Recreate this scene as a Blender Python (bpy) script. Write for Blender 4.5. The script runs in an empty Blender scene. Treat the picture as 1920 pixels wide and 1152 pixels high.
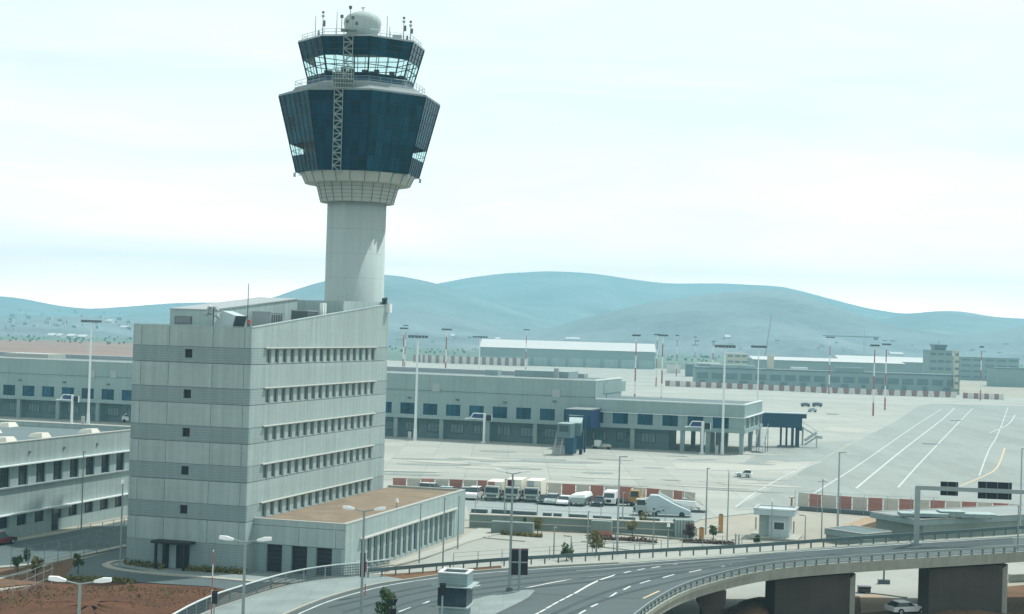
import bpy, bmesh, math, random
from mathutils import Vector, Matrix
random.seed(7)
R = math.radians
C = bpy.context.scene.collection
S = bpy.context.scene
# ------------------------------------------------------------------ camera
H, F, PITCH, ROLL = 26.0, 3000.0, R(0.78), R(1.7)
cam = bpy.data.cameras.new('camera'); co = bpy.data.objects.new('camera', cam); C.objects.link(co)
cam.sensor_width = 36; cam.lens = 36 * F / 1920; cam.clip_start = 1; cam.clip_end = 30000
co.matrix_world = Matrix.Translation((0, 0, H)) @ Matrix.Rotation(R(90) + PITCH, 4, 'X') @ Matrix.Rotation(ROLL, 4, 'Z')
S.camera = co

def ray(u, v):
    a, b = u - 960, 576 - v
    a, b = (a * math.cos(ROLL) - b * math.sin(ROLL)) / F, (a * math.sin(ROLL) + b * math.cos(ROLL)) / F
    return Vector((a, math.cos(PITCH) - b * math.sin(PITCH), math.sin(PITCH) + b * math.cos(PITCH)))
def G(u, v, z=0.0):                       # the point of the level z seen at a place of the photograph
    d = ray(u, v); t = (z - H) / d.z
    return Vector((d.x * t, d.y * t, z))
def AT(u, v, Y):                          # the same at the distance Y
    d = ray(u, v); t = Y / d.y
    return Vector((d.x * t, Y, H + d.z * t))
def ramp(X):
    t = max(0.0, (X + 26) / 75); t = t * t / (t + .05) if t > 0 else 0.
    return 0.25 + 7.75 * t - 1.77 * t * t
def RD(u, v, dz=0.0):                     # on the ramp
    z = 1.0
    for _ in range(25):
        p = G(u, v, z + dz); z = ramp(p.x)
    return G(u, v, z + dz)

# ------------------------------------------------------------------ materials
def nodes_of(name):
    m = bpy.data.materials.new(name); m.use_nodes = True
    nt = m.node_tree; nt.nodes.clear()
    out = nt.nodes.new('ShaderNodeOutputMaterial')
    return m, nt, nt.nodes.new, nt.links.new, out
def M(name, col, rough=.75, var=.12, scale=.25, metal=0., spec=.3, bump=0., streak=0., ribs=0., joints=None, coord='Object', stretch=None, cells=None, cv=.08, stint=None):
    m, nt, N, L, out = nodes_of(name)
    bs = N('ShaderNodeBsdfPrincipled'); L(bs.outputs[0], out.inputs[0])
    bs.inputs['Roughness'].default_value = rough; bs.inputs['Metallic'].default_value = metal
    bs.inputs['Specular IOR Level'].default_value = spec
    if stint: bs.inputs['Specular Tint'].default_value = (*stint, 1)
    tc = N('ShaderNodeTexCoord')
    def noise(sc, det, mp=None):
        n = N('ShaderNodeTexNoise'); n.inputs['Scale'].default_value = sc; n.inputs['Detail'].default_value = det
        n.inputs['Roughness'].default_value = .6
        if mp:
            q = N('ShaderNodeMapping'); q.inputs['Scale'].default_value = mp
            L(tc.outputs[coord], q.inputs[0]); L(q.outputs[0], n.inputs['Vector'])
        else: L(tc.outputs[coord], n.inputs['Vector'])
        return n
    def math_(op, a, b):
        q = N('ShaderNodeMath'); q.operation = op
        for i, x in enumerate((a, b)):
            if isinstance(x, (int, float)): q.inputs[i].default_value = x
            else: L(x, q.inputs[i])
        return q.outputs[0]
    n1 = noise(scale, 5, stretch); n2 = noise(scale * 14, 4, stretch)
    f = math_('ADD', math_('MULTIPLY', math_('SUBTRACT', n1.outputs[0], .5), var * 2.4), math_('MULTIPLY', math_('SUBTRACT', n2.outputs[0], .5), var * 1.4))
    if streak:
        n3 = noise(1.0, 4, (1.6, 1.6, .06))
        f = math_('ADD', f, math_('MULTIPLY', math_('SUBTRACT', n3.outputs[0], .5), streak * 2))
    if ribs:
        sx = N('ShaderNodeSeparateXYZ'); L(tc.outputs['Object'], sx.inputs[0])
        w = math_('SINE', math_('MULTIPLY', sx.outputs[2], 2 * math.pi / ribs), 0.)
        f = math_('ADD', f, math_('MULTIPLY', w, .07))
    if joints:
        sx = N('ShaderNodeSeparateXYZ'); L(tc.outputs['Object'], sx.inputs[0])
        for ax, per in joints:
            fr = math_('FRACT', math_('DIVIDE', sx.outputs[ax], per), 0.)
            f = math_('SUBTRACT', f, math_('MULTIPLY', math_('LESS_THAN', fr, .022), .2))
    if cells:
        sn = N('ShaderNodeVectorMath'); sn.operation = 'DIVIDE'; L(tc.outputs['Object'], sn.inputs[0]); sn.inputs[1].default_value = cells
        fl = N('ShaderNodeVectorMath'); fl.operation = 'FLOOR'; L(sn.outputs[0], fl.inputs[0])
        wn = N('ShaderNodeTexWhiteNoise'); wn.noise_dimensions = '3D'; L(fl.outputs[0], wn.inputs['Vector'])
        f = math_('ADD', f, math_('MULTIPLY', math_('SUBTRACT', wn.outputs['Value'], .5), cv * 2))
    f = math_('ADD', f, 1.0)
    mx = N('ShaderNodeMix'); mx.data_type = 'RGBA'; mx.blend_type = 'MULTIPLY'; mx.inputs[0].default_value = 1
    mx.inputs[6].default_value = (*col, 1)
    L(f, mx.inputs[7]); L(mx.outputs[2], bs.inputs['Base Color'])
    if bump:
        b = N('ShaderNodeBump'); b.inputs['Strength'].default_value = bump; b.inputs['Distance'].default_value = .2
        L(n2.outputs[0], b.inputs['Height']); L(b.outputs[0], bs.inputs['Normal'])
    return m
def glass(name, tint, alpha):              # thin tinted pane: part of the light goes through
    m, nt, N, L, out = nodes_of(name)
    t = N('ShaderNodeBsdfTransparent'); t.inputs[0].default_value = (*tint, 1)
    g = N('ShaderNodeBsdfGlossy'); g.inputs['Roughness'].default_value = .03; g.inputs['Color'].default_value = (.8, .9, .95, 1)
    mx = N('ShaderNodeMixShader'); mx.inputs[0].default_value = alpha
    L(t.outputs[0], mx.inputs[1]); L(g.outputs[0], mx.inputs[2]); L(mx.outputs[0], out.inputs[0])
    return m
def banded(name, ca, cb, per, rough=.5):   # painted aviation bands, along local z
    m, nt, N, L, out = nodes_of(name)
    bs = N('ShaderNodeBsdfPrincipled'); L(bs.outputs[0], out.inputs[0]); bs.inputs['Roughness'].default_value = rough
    tc = N('ShaderNodeTexCoord'); sx = N('ShaderNodeSeparateXYZ'); L(tc.outputs['Object'], sx.inputs[0])
    d = N('ShaderNodeMath'); d.operation = 'DIVIDE'; d.inputs[1].default_value = per; L(sx.outputs[2], d.inputs[0])
    fr = N('ShaderNodeMath'); fr.operation = 'FRACT'; L(d.outputs[0], fr.inputs[0])
    lt = N('ShaderNodeMath'); lt.operation = 'LESS_THAN'; lt.inputs[1].default_value = .5; L(fr.outputs[0], lt.inputs[0])
    mx = N('ShaderNodeMix'); mx.data_type = 'RGBA'; mx.inputs[6].default_value = (*ca, 1); mx.inputs[7].default_value = (*cb, 1)
    L(lt.outputs[0], mx.inputs[0]); L(mx.outputs[2], bs.inputs['Base Color'])
    return m

m_conc = M('concrete_panel', (.32, .415, .41), .8, .14, .12, streak=.3, cells=(4.93, 50, 4.21), cv=.05)
m_concj = M('concrete_panel_jointed', (.325, .41, .40), .8, .14, .12, streak=.3, joints=[(1, 5.0)], cells=(50, 5., 4.21), cv=.05)
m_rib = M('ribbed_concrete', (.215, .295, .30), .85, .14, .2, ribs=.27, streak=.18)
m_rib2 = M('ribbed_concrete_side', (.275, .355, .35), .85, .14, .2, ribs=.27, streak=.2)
m_redl = M('red_lens', (.45, .06, .05), .4)
m_joint = M('panel_joint', (.12, .17, .18), .9)
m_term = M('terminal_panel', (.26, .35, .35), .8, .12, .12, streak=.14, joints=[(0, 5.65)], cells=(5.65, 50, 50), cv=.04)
m_shaft = M('shaft_concrete', (.36, .445, .435), .8, .09, .1, streak=.16, joints=[(2, 3.2)])
m_white = M('white_metal', (.70, .76, .75), .45, .05, .5)
m_cream = M('cream_metal', (.40, .42, .385), .5, .05, .5)
m_grey = M('grey_metal', (.34, .39, .40), .45, .08, .5, metal=.3)
m_dgrey = M('dark_grey_metal', (.10, .13, .14), .5, .1, .5, metal=.2)
m_black = M('black_panel', (.012, .012, .02), .55, .2, 1.)
m_navy = M('navy_cladding', (.010, .058, .105), .4, .12, .4)
m_navyg = M('navy_glazing', (.012, .03, .055), .08, .25, .15, spec=.6)
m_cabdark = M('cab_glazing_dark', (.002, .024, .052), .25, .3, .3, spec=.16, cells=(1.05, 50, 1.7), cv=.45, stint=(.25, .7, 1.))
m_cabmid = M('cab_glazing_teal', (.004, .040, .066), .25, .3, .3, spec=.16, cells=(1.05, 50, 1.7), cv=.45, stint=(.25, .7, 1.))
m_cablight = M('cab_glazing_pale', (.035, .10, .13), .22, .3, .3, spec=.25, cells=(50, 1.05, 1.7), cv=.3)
m_clear = glass('cab_clear_glass', (.84, .98, .98), .05)
m_pane = M('window_glass', (.025, .05, .06), .08, .5, .3, spec=.6)
m_pane_refl = M('apron_reflection_pane', (.10, .19, .20), .1, .6, .3, spec=.6)  # window glass paled by a painted reflection of the bright apron
m_paneo = M('office_window_glass', (.05, .085, .095), .1, .5, .5, spec=.6, cells=(50, 2.03, 4.2), cv=.5)
m_paneb = M('blue_window_glass', (.012, .075, .13), .1, .6, .25, spec=.5, cells=(1.2, 50, 50), cv=.8, stint=(.3, .75, 1.))
m_frame = M('window_frame', (.30, .36, .36), .5)
m_under = M('shade_and_bridge_cladding', (.10, .165, .175), .6, .3, .2)  # teal darkened for recess shade and glass strips; also bridge tunnel and cab
m_skirt = M('cab_roof_sheet', (.20, .25, .26), .7, .15, .3)
m_cframe = M('cab_mullion', (.006, .014, .022), .5)
m_dframe = M('dark_frame', (.03, .05, .06), .5)
m_tile = M('collar_tile', (.34, .37, .33), .7, .10, .5, joints=[(2, .75)])
m_roofg = M('roof_membrane', (.12, .17, .18), .9, .15, .2)
m_gravel = M('brown_roof_gravel', (.225, .178, .125), .95, .4, .35, bump=.6)
m_whiteroof = M('white_sheet_roof', (.50, .52, .52), .5, .05, .05)
m_apron = M('apron_concrete', (.315, .34, .31), .9, .26, .03, stretch=(.12, 1, 1), joints=[(0, 7.5), (1, 7.5)], cells=(7.5, 7.5, 99), cv=.06)
m_apron2 = M('taxilane_asphalt', (.252, .288, .272), .92, .22, .04, stretch=(1, .2, 1), joints=[(0, 5.), (1, 5.)], cells=(5., 30., 99), cv=.05)
m_apronl = M('pale_concrete', (.37, .385, .345), .9, .14, .04, stretch=(.2, 1, 1))
m_yard = M('yard_asphalt', (.25, .295, .29), .9, .16, .06)
m_lot = M('parking_asphalt', (.31, .33, .30), .9, .18, .06)
m_road = M('road_asphalt', (.078, .104, .108), .88, .25, .12, stretch=(.15, 1, 1))
m_wear = M('wheel_track_asphalt', (.047, .068, .074), .9, .4, .2)
m_patch = M('asphalt_patch', (.075, .097, .10), .92, .3, .3)
m_stain = M('apron_stain', (.235, .27, .255), .95, .3, .12)
m_road2 = M('worn_asphalt', (.085, .12, .125), .9, .22, .08)
m_walk = M('pavement_concrete', (.215, .265, .26), .9, .24, .3, joints=[(0, 2.0), (1, 2.0)], cells=(2., 2., 99), cv=.06)
m_kerb = M('kerb_concrete', (.35, .36, .31), .85, .12, .5)
m_line = M('white_road_paint', (.56, .59, .57), .7, .3, .8)
m_linew = M('worn_road_paint', (.45, .50, .49), .7, .4, .8)
m_yel = M('yellow_paint', (.50, .42, .27), .7, .15, .8)
m_ground = M('dusty_ground', (.32, .315, .265), .95, .22, .03)
m_scrub = M('scrub_land', (.11, .16, .12), .95, .5, .012)
m_field = M('brown_field', (.24, .15, .115), .95, .35, .012)
m_earth = M('red_earth', (.098, .042, .02), .97, .6, .3, bump=1.)
m_brown = M('brown_earth', (.15, .085, .045), .97, .45, .25, bump=1.)
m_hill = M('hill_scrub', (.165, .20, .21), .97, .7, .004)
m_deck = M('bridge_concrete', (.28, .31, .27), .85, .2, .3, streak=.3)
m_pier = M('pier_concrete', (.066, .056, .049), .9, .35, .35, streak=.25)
m_rail = M('galvanised_rail', (.27, .34, .34), .4, .1, .6, metal=.5)
m_raild = M('weathered_rail', (.10, .15, .155), .5, .15, .6, metal=.3)
m_red = M('faded_red_panel', (.37, .165, .135), .7, .2, .6)
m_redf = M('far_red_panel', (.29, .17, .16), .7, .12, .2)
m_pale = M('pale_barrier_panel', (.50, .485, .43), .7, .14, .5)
m_stripe = banded('red_white_bands', (.72, .72, .70), (.33, .09, .085), 9.0)
m_stripe2 = banded('red_white_pole_bands', (.72, .74, .72), (.40, .10, .08), 2.2)
m_orange = M('orange_plastic', (.48, .25, .09), .6)
m_yellowv = M('yellow_vehicle_paint', (.36, .23, .08), .45)
m_tyre = M('tyre_rubber', (.012, .012, .014), .85)
m_vwhite = M('white_vehicle_paint', (.72, .75, .74), .3, .04, .6, spec=.5)
m_vsilver = M('silver_vehicle_paint', (.42, .48, .48), .3, .05, .6, metal=.4)
m_vcream = M('cream_body_panel', (.70, .69, .60), .45, .06, .5)
m_vdark = M('dark_vehicle_paint', (.03, .04, .05), .3)
m_vred = M('dark_red_panel', (.10, .015, .02), .5)
m_vshade = M('shaded_white_paint', (.40, .45, .43), .4, .08, .6)  # white paint darkened, shade on the truck fronts put into the colour
m_vblue = M('pale_blue_paint', (.42, .52, .55), .4, .05, .5)
m_leaf = M('green_leaves', (.05, .085, .028), .8, .6, 1.5)
m_leafy = M('olive_leaves', (.12, .11, .03), .8, .5, 1.5)
m_leafr = M('maroon_leaves', (.07, .04, .03), .8, .5, 1.5)
m_leaff = M('woodland_leaves', (.11, .15, .10), .9, .4, .02)
m_bark = M('bark', (.09, .06, .04), .95)
m_wallg = M('green_grey_wall', (.19, .245, .225), .85, .14, .3, joints=[(0, 2.4)])
m_beige = M('beige_block_wall', (.38, .29, .205), .9, .14, .5)
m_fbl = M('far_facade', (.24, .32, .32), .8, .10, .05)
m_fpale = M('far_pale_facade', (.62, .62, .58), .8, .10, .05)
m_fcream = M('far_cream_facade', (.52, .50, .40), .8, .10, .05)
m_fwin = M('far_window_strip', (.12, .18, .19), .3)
m_signbl = M('blue_display', (.02, .05, .16), .3)
m_bulb = M('lamp_glass', (.80, .84, .84), .25, .03, 1.)

# ------------------------------------------------------------------ mesh helper
class MB:
    def __init__(s): s.v = []; s.f = []; s.m = []; s.ms = []
    def mi(s, m):
        if m not in s.ms: s.ms.append(m)
        return s.ms.index(m)
    def poly(s, pts, m):
        i = len(s.v); s.v += [tuple(p) for p in pts]; s.f.append(list(range(i, i + len(pts)))); s.m.append(s.mi(m)); return s
    def hexa(s, p, m):                     # 8 points: bottom ring, top ring
        i = len(s.v); s.v += [tuple(q) for q in p]; k = s.mi(m)
        for q in ((3, 2, 1, 0), (4, 5, 6, 7), (0, 1, 5, 4), (1, 2, 6, 5), (2, 3, 7, 6), (3, 0, 4, 7)):
            s.f.append([i + j for j in q]); s.m.append(k)
        return s
    def box(s, x0, x1, y0, y1, z0, z1, m):
        return s.hexa([(x0, y0, z0), (x1, y0, z0), (x1, y1, z0), (x0, y1, z0), (x0, y0, z1), (x1, y0, z1), (x1, y1, z1), (x0, y1, z1)], m)
    def loft(s, rings, m, cap=True, mats=None):
        n = len(rings[0]); i = len(s.v)
        for r in rings: s.v += [tuple(p) for p in r]
        for a in range(len(rings) - 1):
            for b in range(n):
                c = (b + 1) % n
                s.f.append([i + a * n + b, i + a * n + c, i + (a + 1) * n + c, i + (a + 1) * n + b])
                s.m.append(s.mi(mats[b] if mats else m))
        if cap:
            k = s.mi(m)
            s.f.append([i + b for b in range(n)][::-1]); s.m.append(k)
            s.f.append([i + (len(rings) - 1) * n + b for b in range(n)]); s.m.append(k)
        return s
    def tube(s, p0, p1, r0, m, r1=None, n=8):
        p0, p1 = Vector(p0), Vector(p1); r1 = r0 if r1 is None else r1
        d = (p1 - p0).normalized(); x = d.orthogonal().normalized(); y = d.cross(x)
        rr = [[p + (x * math.cos(2 * math.pi * k / n) + y * math.sin(2 * math.pi * k / n)) * r for k in range(n)] for p, r in ((p0, r0), (p1, r1))]
        return s.loft(rr, m)
    def beam(s, p0, p1, w, h, m):          # rectangular bar, w across (level), h vertical
        p0, p1 = Vector(p0), Vector(p1); d = (p1 - p0).normalized()
        if abs(d.z) > .95: x = Vector((1, 0, 0)); y = Vector((0, 1, 0))
        else: x = Vector((d.y, -d.x, 0)).normalized(); y = x.cross(d)
        q = [(-1, -1), (1, -1), (1, 1), (-1, 1)]
        return s.loft([[p + x * a * w / 2 + y * b * h / 2 for a, b in q] for p in (p0, p1)], m)
    def prism(s, pts, z0, z1, m):
        return s.loft([[(x, y, z0) for x, y in pts], [(x, y, z1) for x, y in pts]], m)
    def side(s, prof, y0, y1, m):          # profile in x,z extruded along y
        return s.loft([[(x, y0, z) for x, z in prof], [(x, y1, z) for x, z in prof]], m)
    def build(s, name, parent=None, smooth=False, loc=None, rotz=0., fix=True):
        me = bpy.data.meshes.new(name); me.from_pydata(s.v, [], s.f)
        for m in s.ms: me.materials.append(m)
        me.polygons.foreach_set('material_index', s.m)
        if fix:
            bm = bmesh.new(); bm.from_mesh(me); bmesh.ops.recalc_face_normals(bm, faces=bm.faces); bm.to_mesh(me); bm.free()
        if smooth: me.polygons.foreach_set('use_smooth', [True] * len(me.polygons))
        o = bpy.data.objects.new(name, me); C.objects.link(o)
        if parent is not None: o.parent = parent
        if loc is not None: o.location = loc
        if rotz: o.rotation_euler = (0, 0, rotz)
        return o
def tag(o, label, cat, group=None):
    o['label'] = label; o['category'] = cat
    if group: o['group'] = group
    return o
def thing(name, label, cat, loc=(0, 0, 0), rotz=0., group=None):
    o = bpy.data.objects.new(name, None); C.objects.link(o); o.empty_display_size = .5
    o.location = loc; o.rotation_euler = (0, 0, rotz)
    return tag(o, label, cat, group)
def struct(o, kind='structure'):
    o['kind'] = kind; return o
def dup(root, label, loc=None, rotz=None, group=None):
    r = root.copy(); C.objects.link(r); r['label'] = label
    if loc is not None: r.location = loc
    if rotz is not None: r.rotation_euler = (0, 0, rotz)
    if group: r['group'] = group
    for ch in list(root.children):
        c = ch.copy(); C.objects.link(c); c.parent = r
        for g in list(ch.children):
            d = g.copy(); C.objects.link(d); d.parent = c
    return r
def copy_part(o, parent, loc=None, name=None):
    c = o.copy(); C.objects.link(c); c.parent = parent
    if loc is not None: c.location = loc
    for g in list(o.children):
        d = g.copy(); C.objects.link(d); d.parent = c
    return c
def sheet(name, pts, m, z):
    mb = MB(); mb.poly([(p[0], p[1], z) for p in pts], m)
    o = mb.build(name, fix=False)
    if o.data.polygons[0].normal.z < 0: o.data.flip_normals()
    return struct(o)
def px(z, *uv): return [G(u, v, z) for u, v in uv]
def strip(mb, pts, w, m, lift=0.):
    L = []
    for i, p in enumerate(pts):
        a = pts[max(0, i - 1)]; b = pts[min(len(pts) - 1, i + 1)]
        d = Vector((b[0] - a[0], b[1] - a[1], 0)).normalized(); n = Vector((-d.y, d.x, 0)) * w / 2
        p = Vector(p) + Vector((0, 0, lift)); L.append((p - n, p + n))
    for i in range(len(L) - 1):
        mb.poly([L[i][0], L[i + 1][0], L[i + 1][1], L[i][1]], m)
def dense(pts, step=3.):
    out = [Vector(pts[0])]
    for a, b in zip(pts, pts[1:]):
        a, b = Vector(a), Vector(b); n = max(1, int((b - a).length / step))
        out += [a.lerp(b, k / n) for k in range(1, n + 1)]
    return out
def smooth_line(pts, it=2):
    P = [Vector(p) for p in pts]
    for _ in range(it):
        Q = [P[0]]
        for a, b in zip(P, P[1:]): Q += [a.lerp(b, .25), a.lerp(b, .75)]
        P = Q + [P[-1]]
    return P
def stations(pts, step):
    pts = [Vector(p) for p in pts]; out = []; acc = 0.; nxt = 0.
    for a, b in zip(pts, pts[1:]):
        l = (b - a).length
        while nxt <= acc + l and l > 0:
            out.append(a.lerp(b, (nxt - acc) / l)); nxt += step
        acc += l
    return out

# ------------------------------------------------------------------ sky, sun, haze
SUN_AZ, SUN_EL = R(48), R(58)              # azimuth measured from the view axis to the right
w = bpy.data.worlds.new('World'); S.world = w; w.use_nodes = True
nt = w.node_tree; nt.nodes.clear(); N = nt.nodes.new; L = nt.links.new
out = N('ShaderNodeOutputWorld'); bg = N('ShaderNodeBackground'); bg.inputs[1].default_value = .1
sky = N('ShaderNodeTexSky'); sky.sky_type = 'NISHITA'; sky.sun_disc = False
sky.sun_elevation = SUN_EL; sky.sun_rotation = SUN_AZ; sky.altitude = 90; sky.air_density = 1.0; sky.dust_density = 3.0; sky.ozone_density = 1.5
tint = N('ShaderNodeMix'); tint.data_type = 'RGBA'; tint.blend_type = 'MULTIPLY'; tint.inputs[0].default_value = 1
tint.inputs[7].default_value = (.78, 1.02, .94, 1); L(sky.outputs[0], tint.inputs[6])
tc = N('ShaderNodeTexCoord'); mp = N('ShaderNodeMapping'); mp.inputs['Scale'].default_value = (2.2, 2.2, 12); L(tc.outputs['Generated'], mp.inputs[0])
mp.inputs['Location'].default_value = (.4, 0, .2); mp.inputs['Rotation'].default_value = (0, R(4), 0)
nz = N('ShaderNodeTexNoise'); nz.inputs['Scale'].default_value = 1.6; nz.inputs['Detail'].default_value = 7; nz.inputs['Roughness'].default_value = .55; nz.inputs['Distortion'].default_value = .6
L(mp.outputs[0], nz.inputs['Vector'])
cr = N('ShaderNodeValToRGB'); cr.color_ramp.elements[0].position = .36; cr.color_ramp.elements[0].color = (.74, .74, .74, 1)
cr.color_ramp.elements[1].position = .66; cr.color_ramp.elements[1].color = (.98, .98, .98, 1); L(nz.outputs[0], cr.inputs[0])
mx = N('ShaderNodeMix'); mx.data_type = 'RGBA'; L(cr.outputs[0], mx.inputs[0]); L(tint.outputs[2], mx.inputs[6])
mx.inputs[7].default_value = (12.1, 13.0, 12.7, 1)      # thin bright cloud
sz = N('ShaderNodeSeparateXYZ'); L(tc.outputs['Generated'], sz.inputs[0])   # hazy sky: brighter towards the horizon
mz = N('ShaderNodeMath'); mz.operation = 'ABSOLUTE'; L(sz.outputs[2], mz.inputs[0])
def ex(k):
    a = N('ShaderNodeMath'); a.operation = 'MULTIPLY'; a.inputs[1].default_value = -k; L(mz.outputs[0], a.inputs[0])
    b = N('ShaderNodeMath'); b.operation = 'EXPONENT'; L(a.outputs[0], b.inputs[0]); return b.outputs[0]
x1, x2 = ex(4.), ex(30.)
def lin(c0, c1, c2):
    a = N('ShaderNodeMath'); a.operation = 'MULTIPLY_ADD'; a.inputs[1].default_value = c1; a.inputs[2].default_value = c0; L(x1, a.inputs[0])
    b = N('ShaderNodeMath'); b.operation = 'MULTIPLY_ADD'; b.inputs[1].default_value = c2; L(x2, b.inputs[0]); L(a.outputs[0], b.inputs[2]); return b.outputs[0]
hm_ = N('ShaderNodeMix'); hm_.data_type = 'RGBA'; hm_.blend_type = 'MULTIPLY'; hm_.inputs[0].default_value = 1; L(mx.outputs[2], hm_.inputs[6])
er, eg = lin(.64, .74, 4.5), lin(.64, .66, 2.4)
cc_ = N('ShaderNodeCombineColor'); L(er, cc_.inputs[0]); L(eg, cc_.inputs[1]); L(eg, cc_.inputs[2]); L(cc_.outputs[0], hm_.inputs[7])
L(hm_.outputs[2], bg.inputs[0]); L(bg.outputs[0], out.inputs[0])
sl = bpy.data.lights.new('sun', 'SUN'); sl.energy = 4.4; sl.angle = R(.6); sl.color = (1., .975, .925)
so = bpy.data.objects.new('sun', sl); C.objects.link(so)
sd = Vector((math.sin(SUN_AZ) * math.cos(SUN_EL), math.cos(SUN_AZ) * math.cos(SUN_EL), math.sin(SUN_EL)))
so.rotation_euler = sd.to_track_quat('Z', 'Y').to_euler()
S.view_settings.view_transform = 'Standard'; S.view_settings.look = 'None'; S.view_settings.exposure = .06; S.view_settings.gamma = 1
hz = MB(); hz.box(-6100, 6100, -4100, 6400, -1.4, 275, m_white)
ho = hz.build('haze'); struct(ho, 'stuff'); ho.data.materials.clear()
hm, hnt, hN, hL, hout = nodes_of('haze_air')
pv = hN('ShaderNodeVolumePrincipled'); pv.inputs['Color'].default_value = (.38, .84, 1.0, 1); pv.inputs['Density'].default_value = .00027; pv.inputs['Anisotropy'].default_value = .1
hL(pv.outputs[0], hout.inputs['Volume']); ho.data.materials.append(hm)

# ------------------------------------------------------------------ ground
g = MB(); g.poly([(-6000, -4000, -.06), (6000, -4000, -.06), (6000, 6300, -.06), (-6000, 6300, -.06)], m_ground); struct(g.build('ground', fix=False))
sheet('scrubland', [(-5900, 1180), (5900, 1180), (5900, 4500), (-5900, 4500)], m_scrub, -.02)
sheet('brown_field', px(.03, (-420, 634), (120, 639), (420, 650), (420, 690), (-420, 676)), m_field, .03)
sheet('apron', px(0, (-420, 880), (-420, 700), (250, 700), (500, 674), (728, 676), (800, 681), (992, 687), (1240, 692), (1500, 715), (1790, 742), (2100, 752), (2700, 775), (2700, 1010), (2100, 985), (1500, 952), (1330, 972), (1240, 985), (870, 975), (690, 935), (240, 940)), m_apron, 0.)
sheet('taxilane', px(.02, (1380, 952), (1452, 912), (1530, 868), (1610, 826), (1680, 790), (1722, 762), (1745, 757), (2100, 767), (2700, 787), (2700, 1000), (2100, 978), (1700, 958), (1500, 948)), m_apron2, .02)
sheet('apron_patch', px(.02, (1395, 868), (1440, 836), (1560, 828), (1600, 826), (1535, 864)), m_apron2, .024)
sheet('apron_strip', px(.02, (1260, 868), (1392, 870), (1527, 866), (1500, 880), (1400, 884), (1270, 880)), m_apronl, .028)
sheet('apron_path', px(.02, (1540, 806), (1560, 800), (1622, 804), (1612, 812)), m_apronl, .024)
sheet('yard', px(0, (880, 962), (870, 938), (1000, 940), (1330, 958), (1312, 975), (1285, 990), (880, 975)), m_yard, .016)
sheet('parking_lot', px(0, (700, 1100), (760, 1062), (860, 1025), (935, 990), (1010, 1001), (1280, 1018), (1480, 1022), (1480, 1075), (900, 1090)), m_lot, .012)
sheet('service_road', px(0, (1180, 1160), (1230, 1095), (1420, 1040), (1560, 1045), (1780, 1050), (2000, 1055), (2700, 1060), (2700, 1090), (2000, 1078), (1760, 1100), (1700, 1140), (1560, 1120), (1340, 1150), (1250, 1200)), m_lot, .012)
mk = MB()
def gl(mb, uv, wd, m, z=.045): strip(mb, dense(smooth_line(px(z, *uv)), 6), wd, m)
gl(mk, [(1526, 925), (1599, 880), (1656, 840), (1719, 796), (1766, 767)], .34, m_linew)
gl(mk, [(1605, 916), (1648, 880), (1697, 840), (1734, 812), (1773, 782), (1790, 765)], .45, m_linew)
gl(mk, [(1684, 914), (1714, 880), (1752, 840), (1790, 800), (1824, 766)], .38, m_linew)
gl(mk, [(1836, 892), (1855, 840), (1870, 820), (1890, 764)], .3, m_linew)
gl(mk, [(1800, 912), (1845, 893), (1871, 880), (1884, 840)], .4, m_yel)
gl(mk, [(1855, 812), (1885, 800), (1897, 790), (1903, 778)], .4, m_linew)
gl(mk, [(1378, 952), (1420, 920), (1500, 878), (1540, 866)], .35, m_linew)
gl(mk, [(1380, 955), (1480, 955)], .35, m_linew)
gl(mk, [(1700, 756), (1800, 757), (2000, 764)], .7, m_linew)
gl(mk, [(1100, 848), (1250, 866), (1540, 868)], .3, m_linew)
struct(mk.build('apron_markings', fix=False))
pt = MB(); rnd = random.Random(17)
for k in range(46):
    u, v = rnd.uniform(735, 1480), rnd.uniform(845, 925)
    c = G(u, v, .032); a, b = rnd.uniform(1.5, 9), rnd.uniform(.8, 3); r_ = rnd.uniform(-.3, .1)
    P = [Vector((c.x + math.cos(r_) * a * math.cos(t) - math.sin(r_) * b * math.sin(t) , c.y + math.sin(r_) * a * math.cos(t) + math.cos(r_) * b * math.sin(t), .032 + k * .0006)) * 1. for t in [6.283 * j / 14 + rnd.uniform(-.1, .1) for j in range(14)]]
    pt.poly(P, rnd.choice([m_stain, m_stain, m_apronl, m_apron2]))
struct(pt.build('apron_stains'))
# red earth slope bottom left, verge, side roads
def mound(name, uv, m, h, seed, z0=0.02):
    rnd = random.Random(seed)
    P = px(z0, *uv); c = sum(P, Vector()) / len(P); P = dense(P + [P[0]], 1.6)[:-1]
    mb = MB(); rings = []
    for k in range(7):
        t = k / 6; z = z0 - .1 + (h + .1) * math.sin(t * math.pi / 2)
        rings.append([p.lerp(c, t * .92) + Vector((rnd.uniform(-.3, .3) * (k > 0), rnd.uniform(-.3, .3) * (k > 0), 0)) for p in P])
        for q in rings[-1]: q.z = z + rnd.uniform(-.08, .14) * (k > 0) * h
    mb.loft(rings, m); return struct(mb.build(name, smooth=True))
sheet('earth_bank', px(0, (-300, 1105), (0, 1108), (60, 1098), (115, 1086), (180, 1086), (260, 1094), (390, 1101), (440, 1107), (380, 1140), (300, 1180), (200, 1400), (-300, 1400)), m_earth, .02)
mound('earth_mound', [(-60, 1180), (-20, 1130), (60, 1112), (140, 1098), (250, 1104), (360, 1112), (380, 1128), (300, 1165), (200, 1230), (20, 1260)], m_earth, .7, 3)
sheet('verge', px(0, (-200, 1070), (0, 1068), (86, 1061), (138, 1050), (150, 1062), (118, 1084), (60, 1096), (-200, 1120)), m_brown, .014)
sheet('side_road', px(0, (-300, 1040), (0, 1019), (153, 993), (245, 978), (330, 960), (330, 1005), (239, 1024), (150, 1043), (86, 1058), (0, 1065), (-300, 1085)), m_road2, .02)
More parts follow.
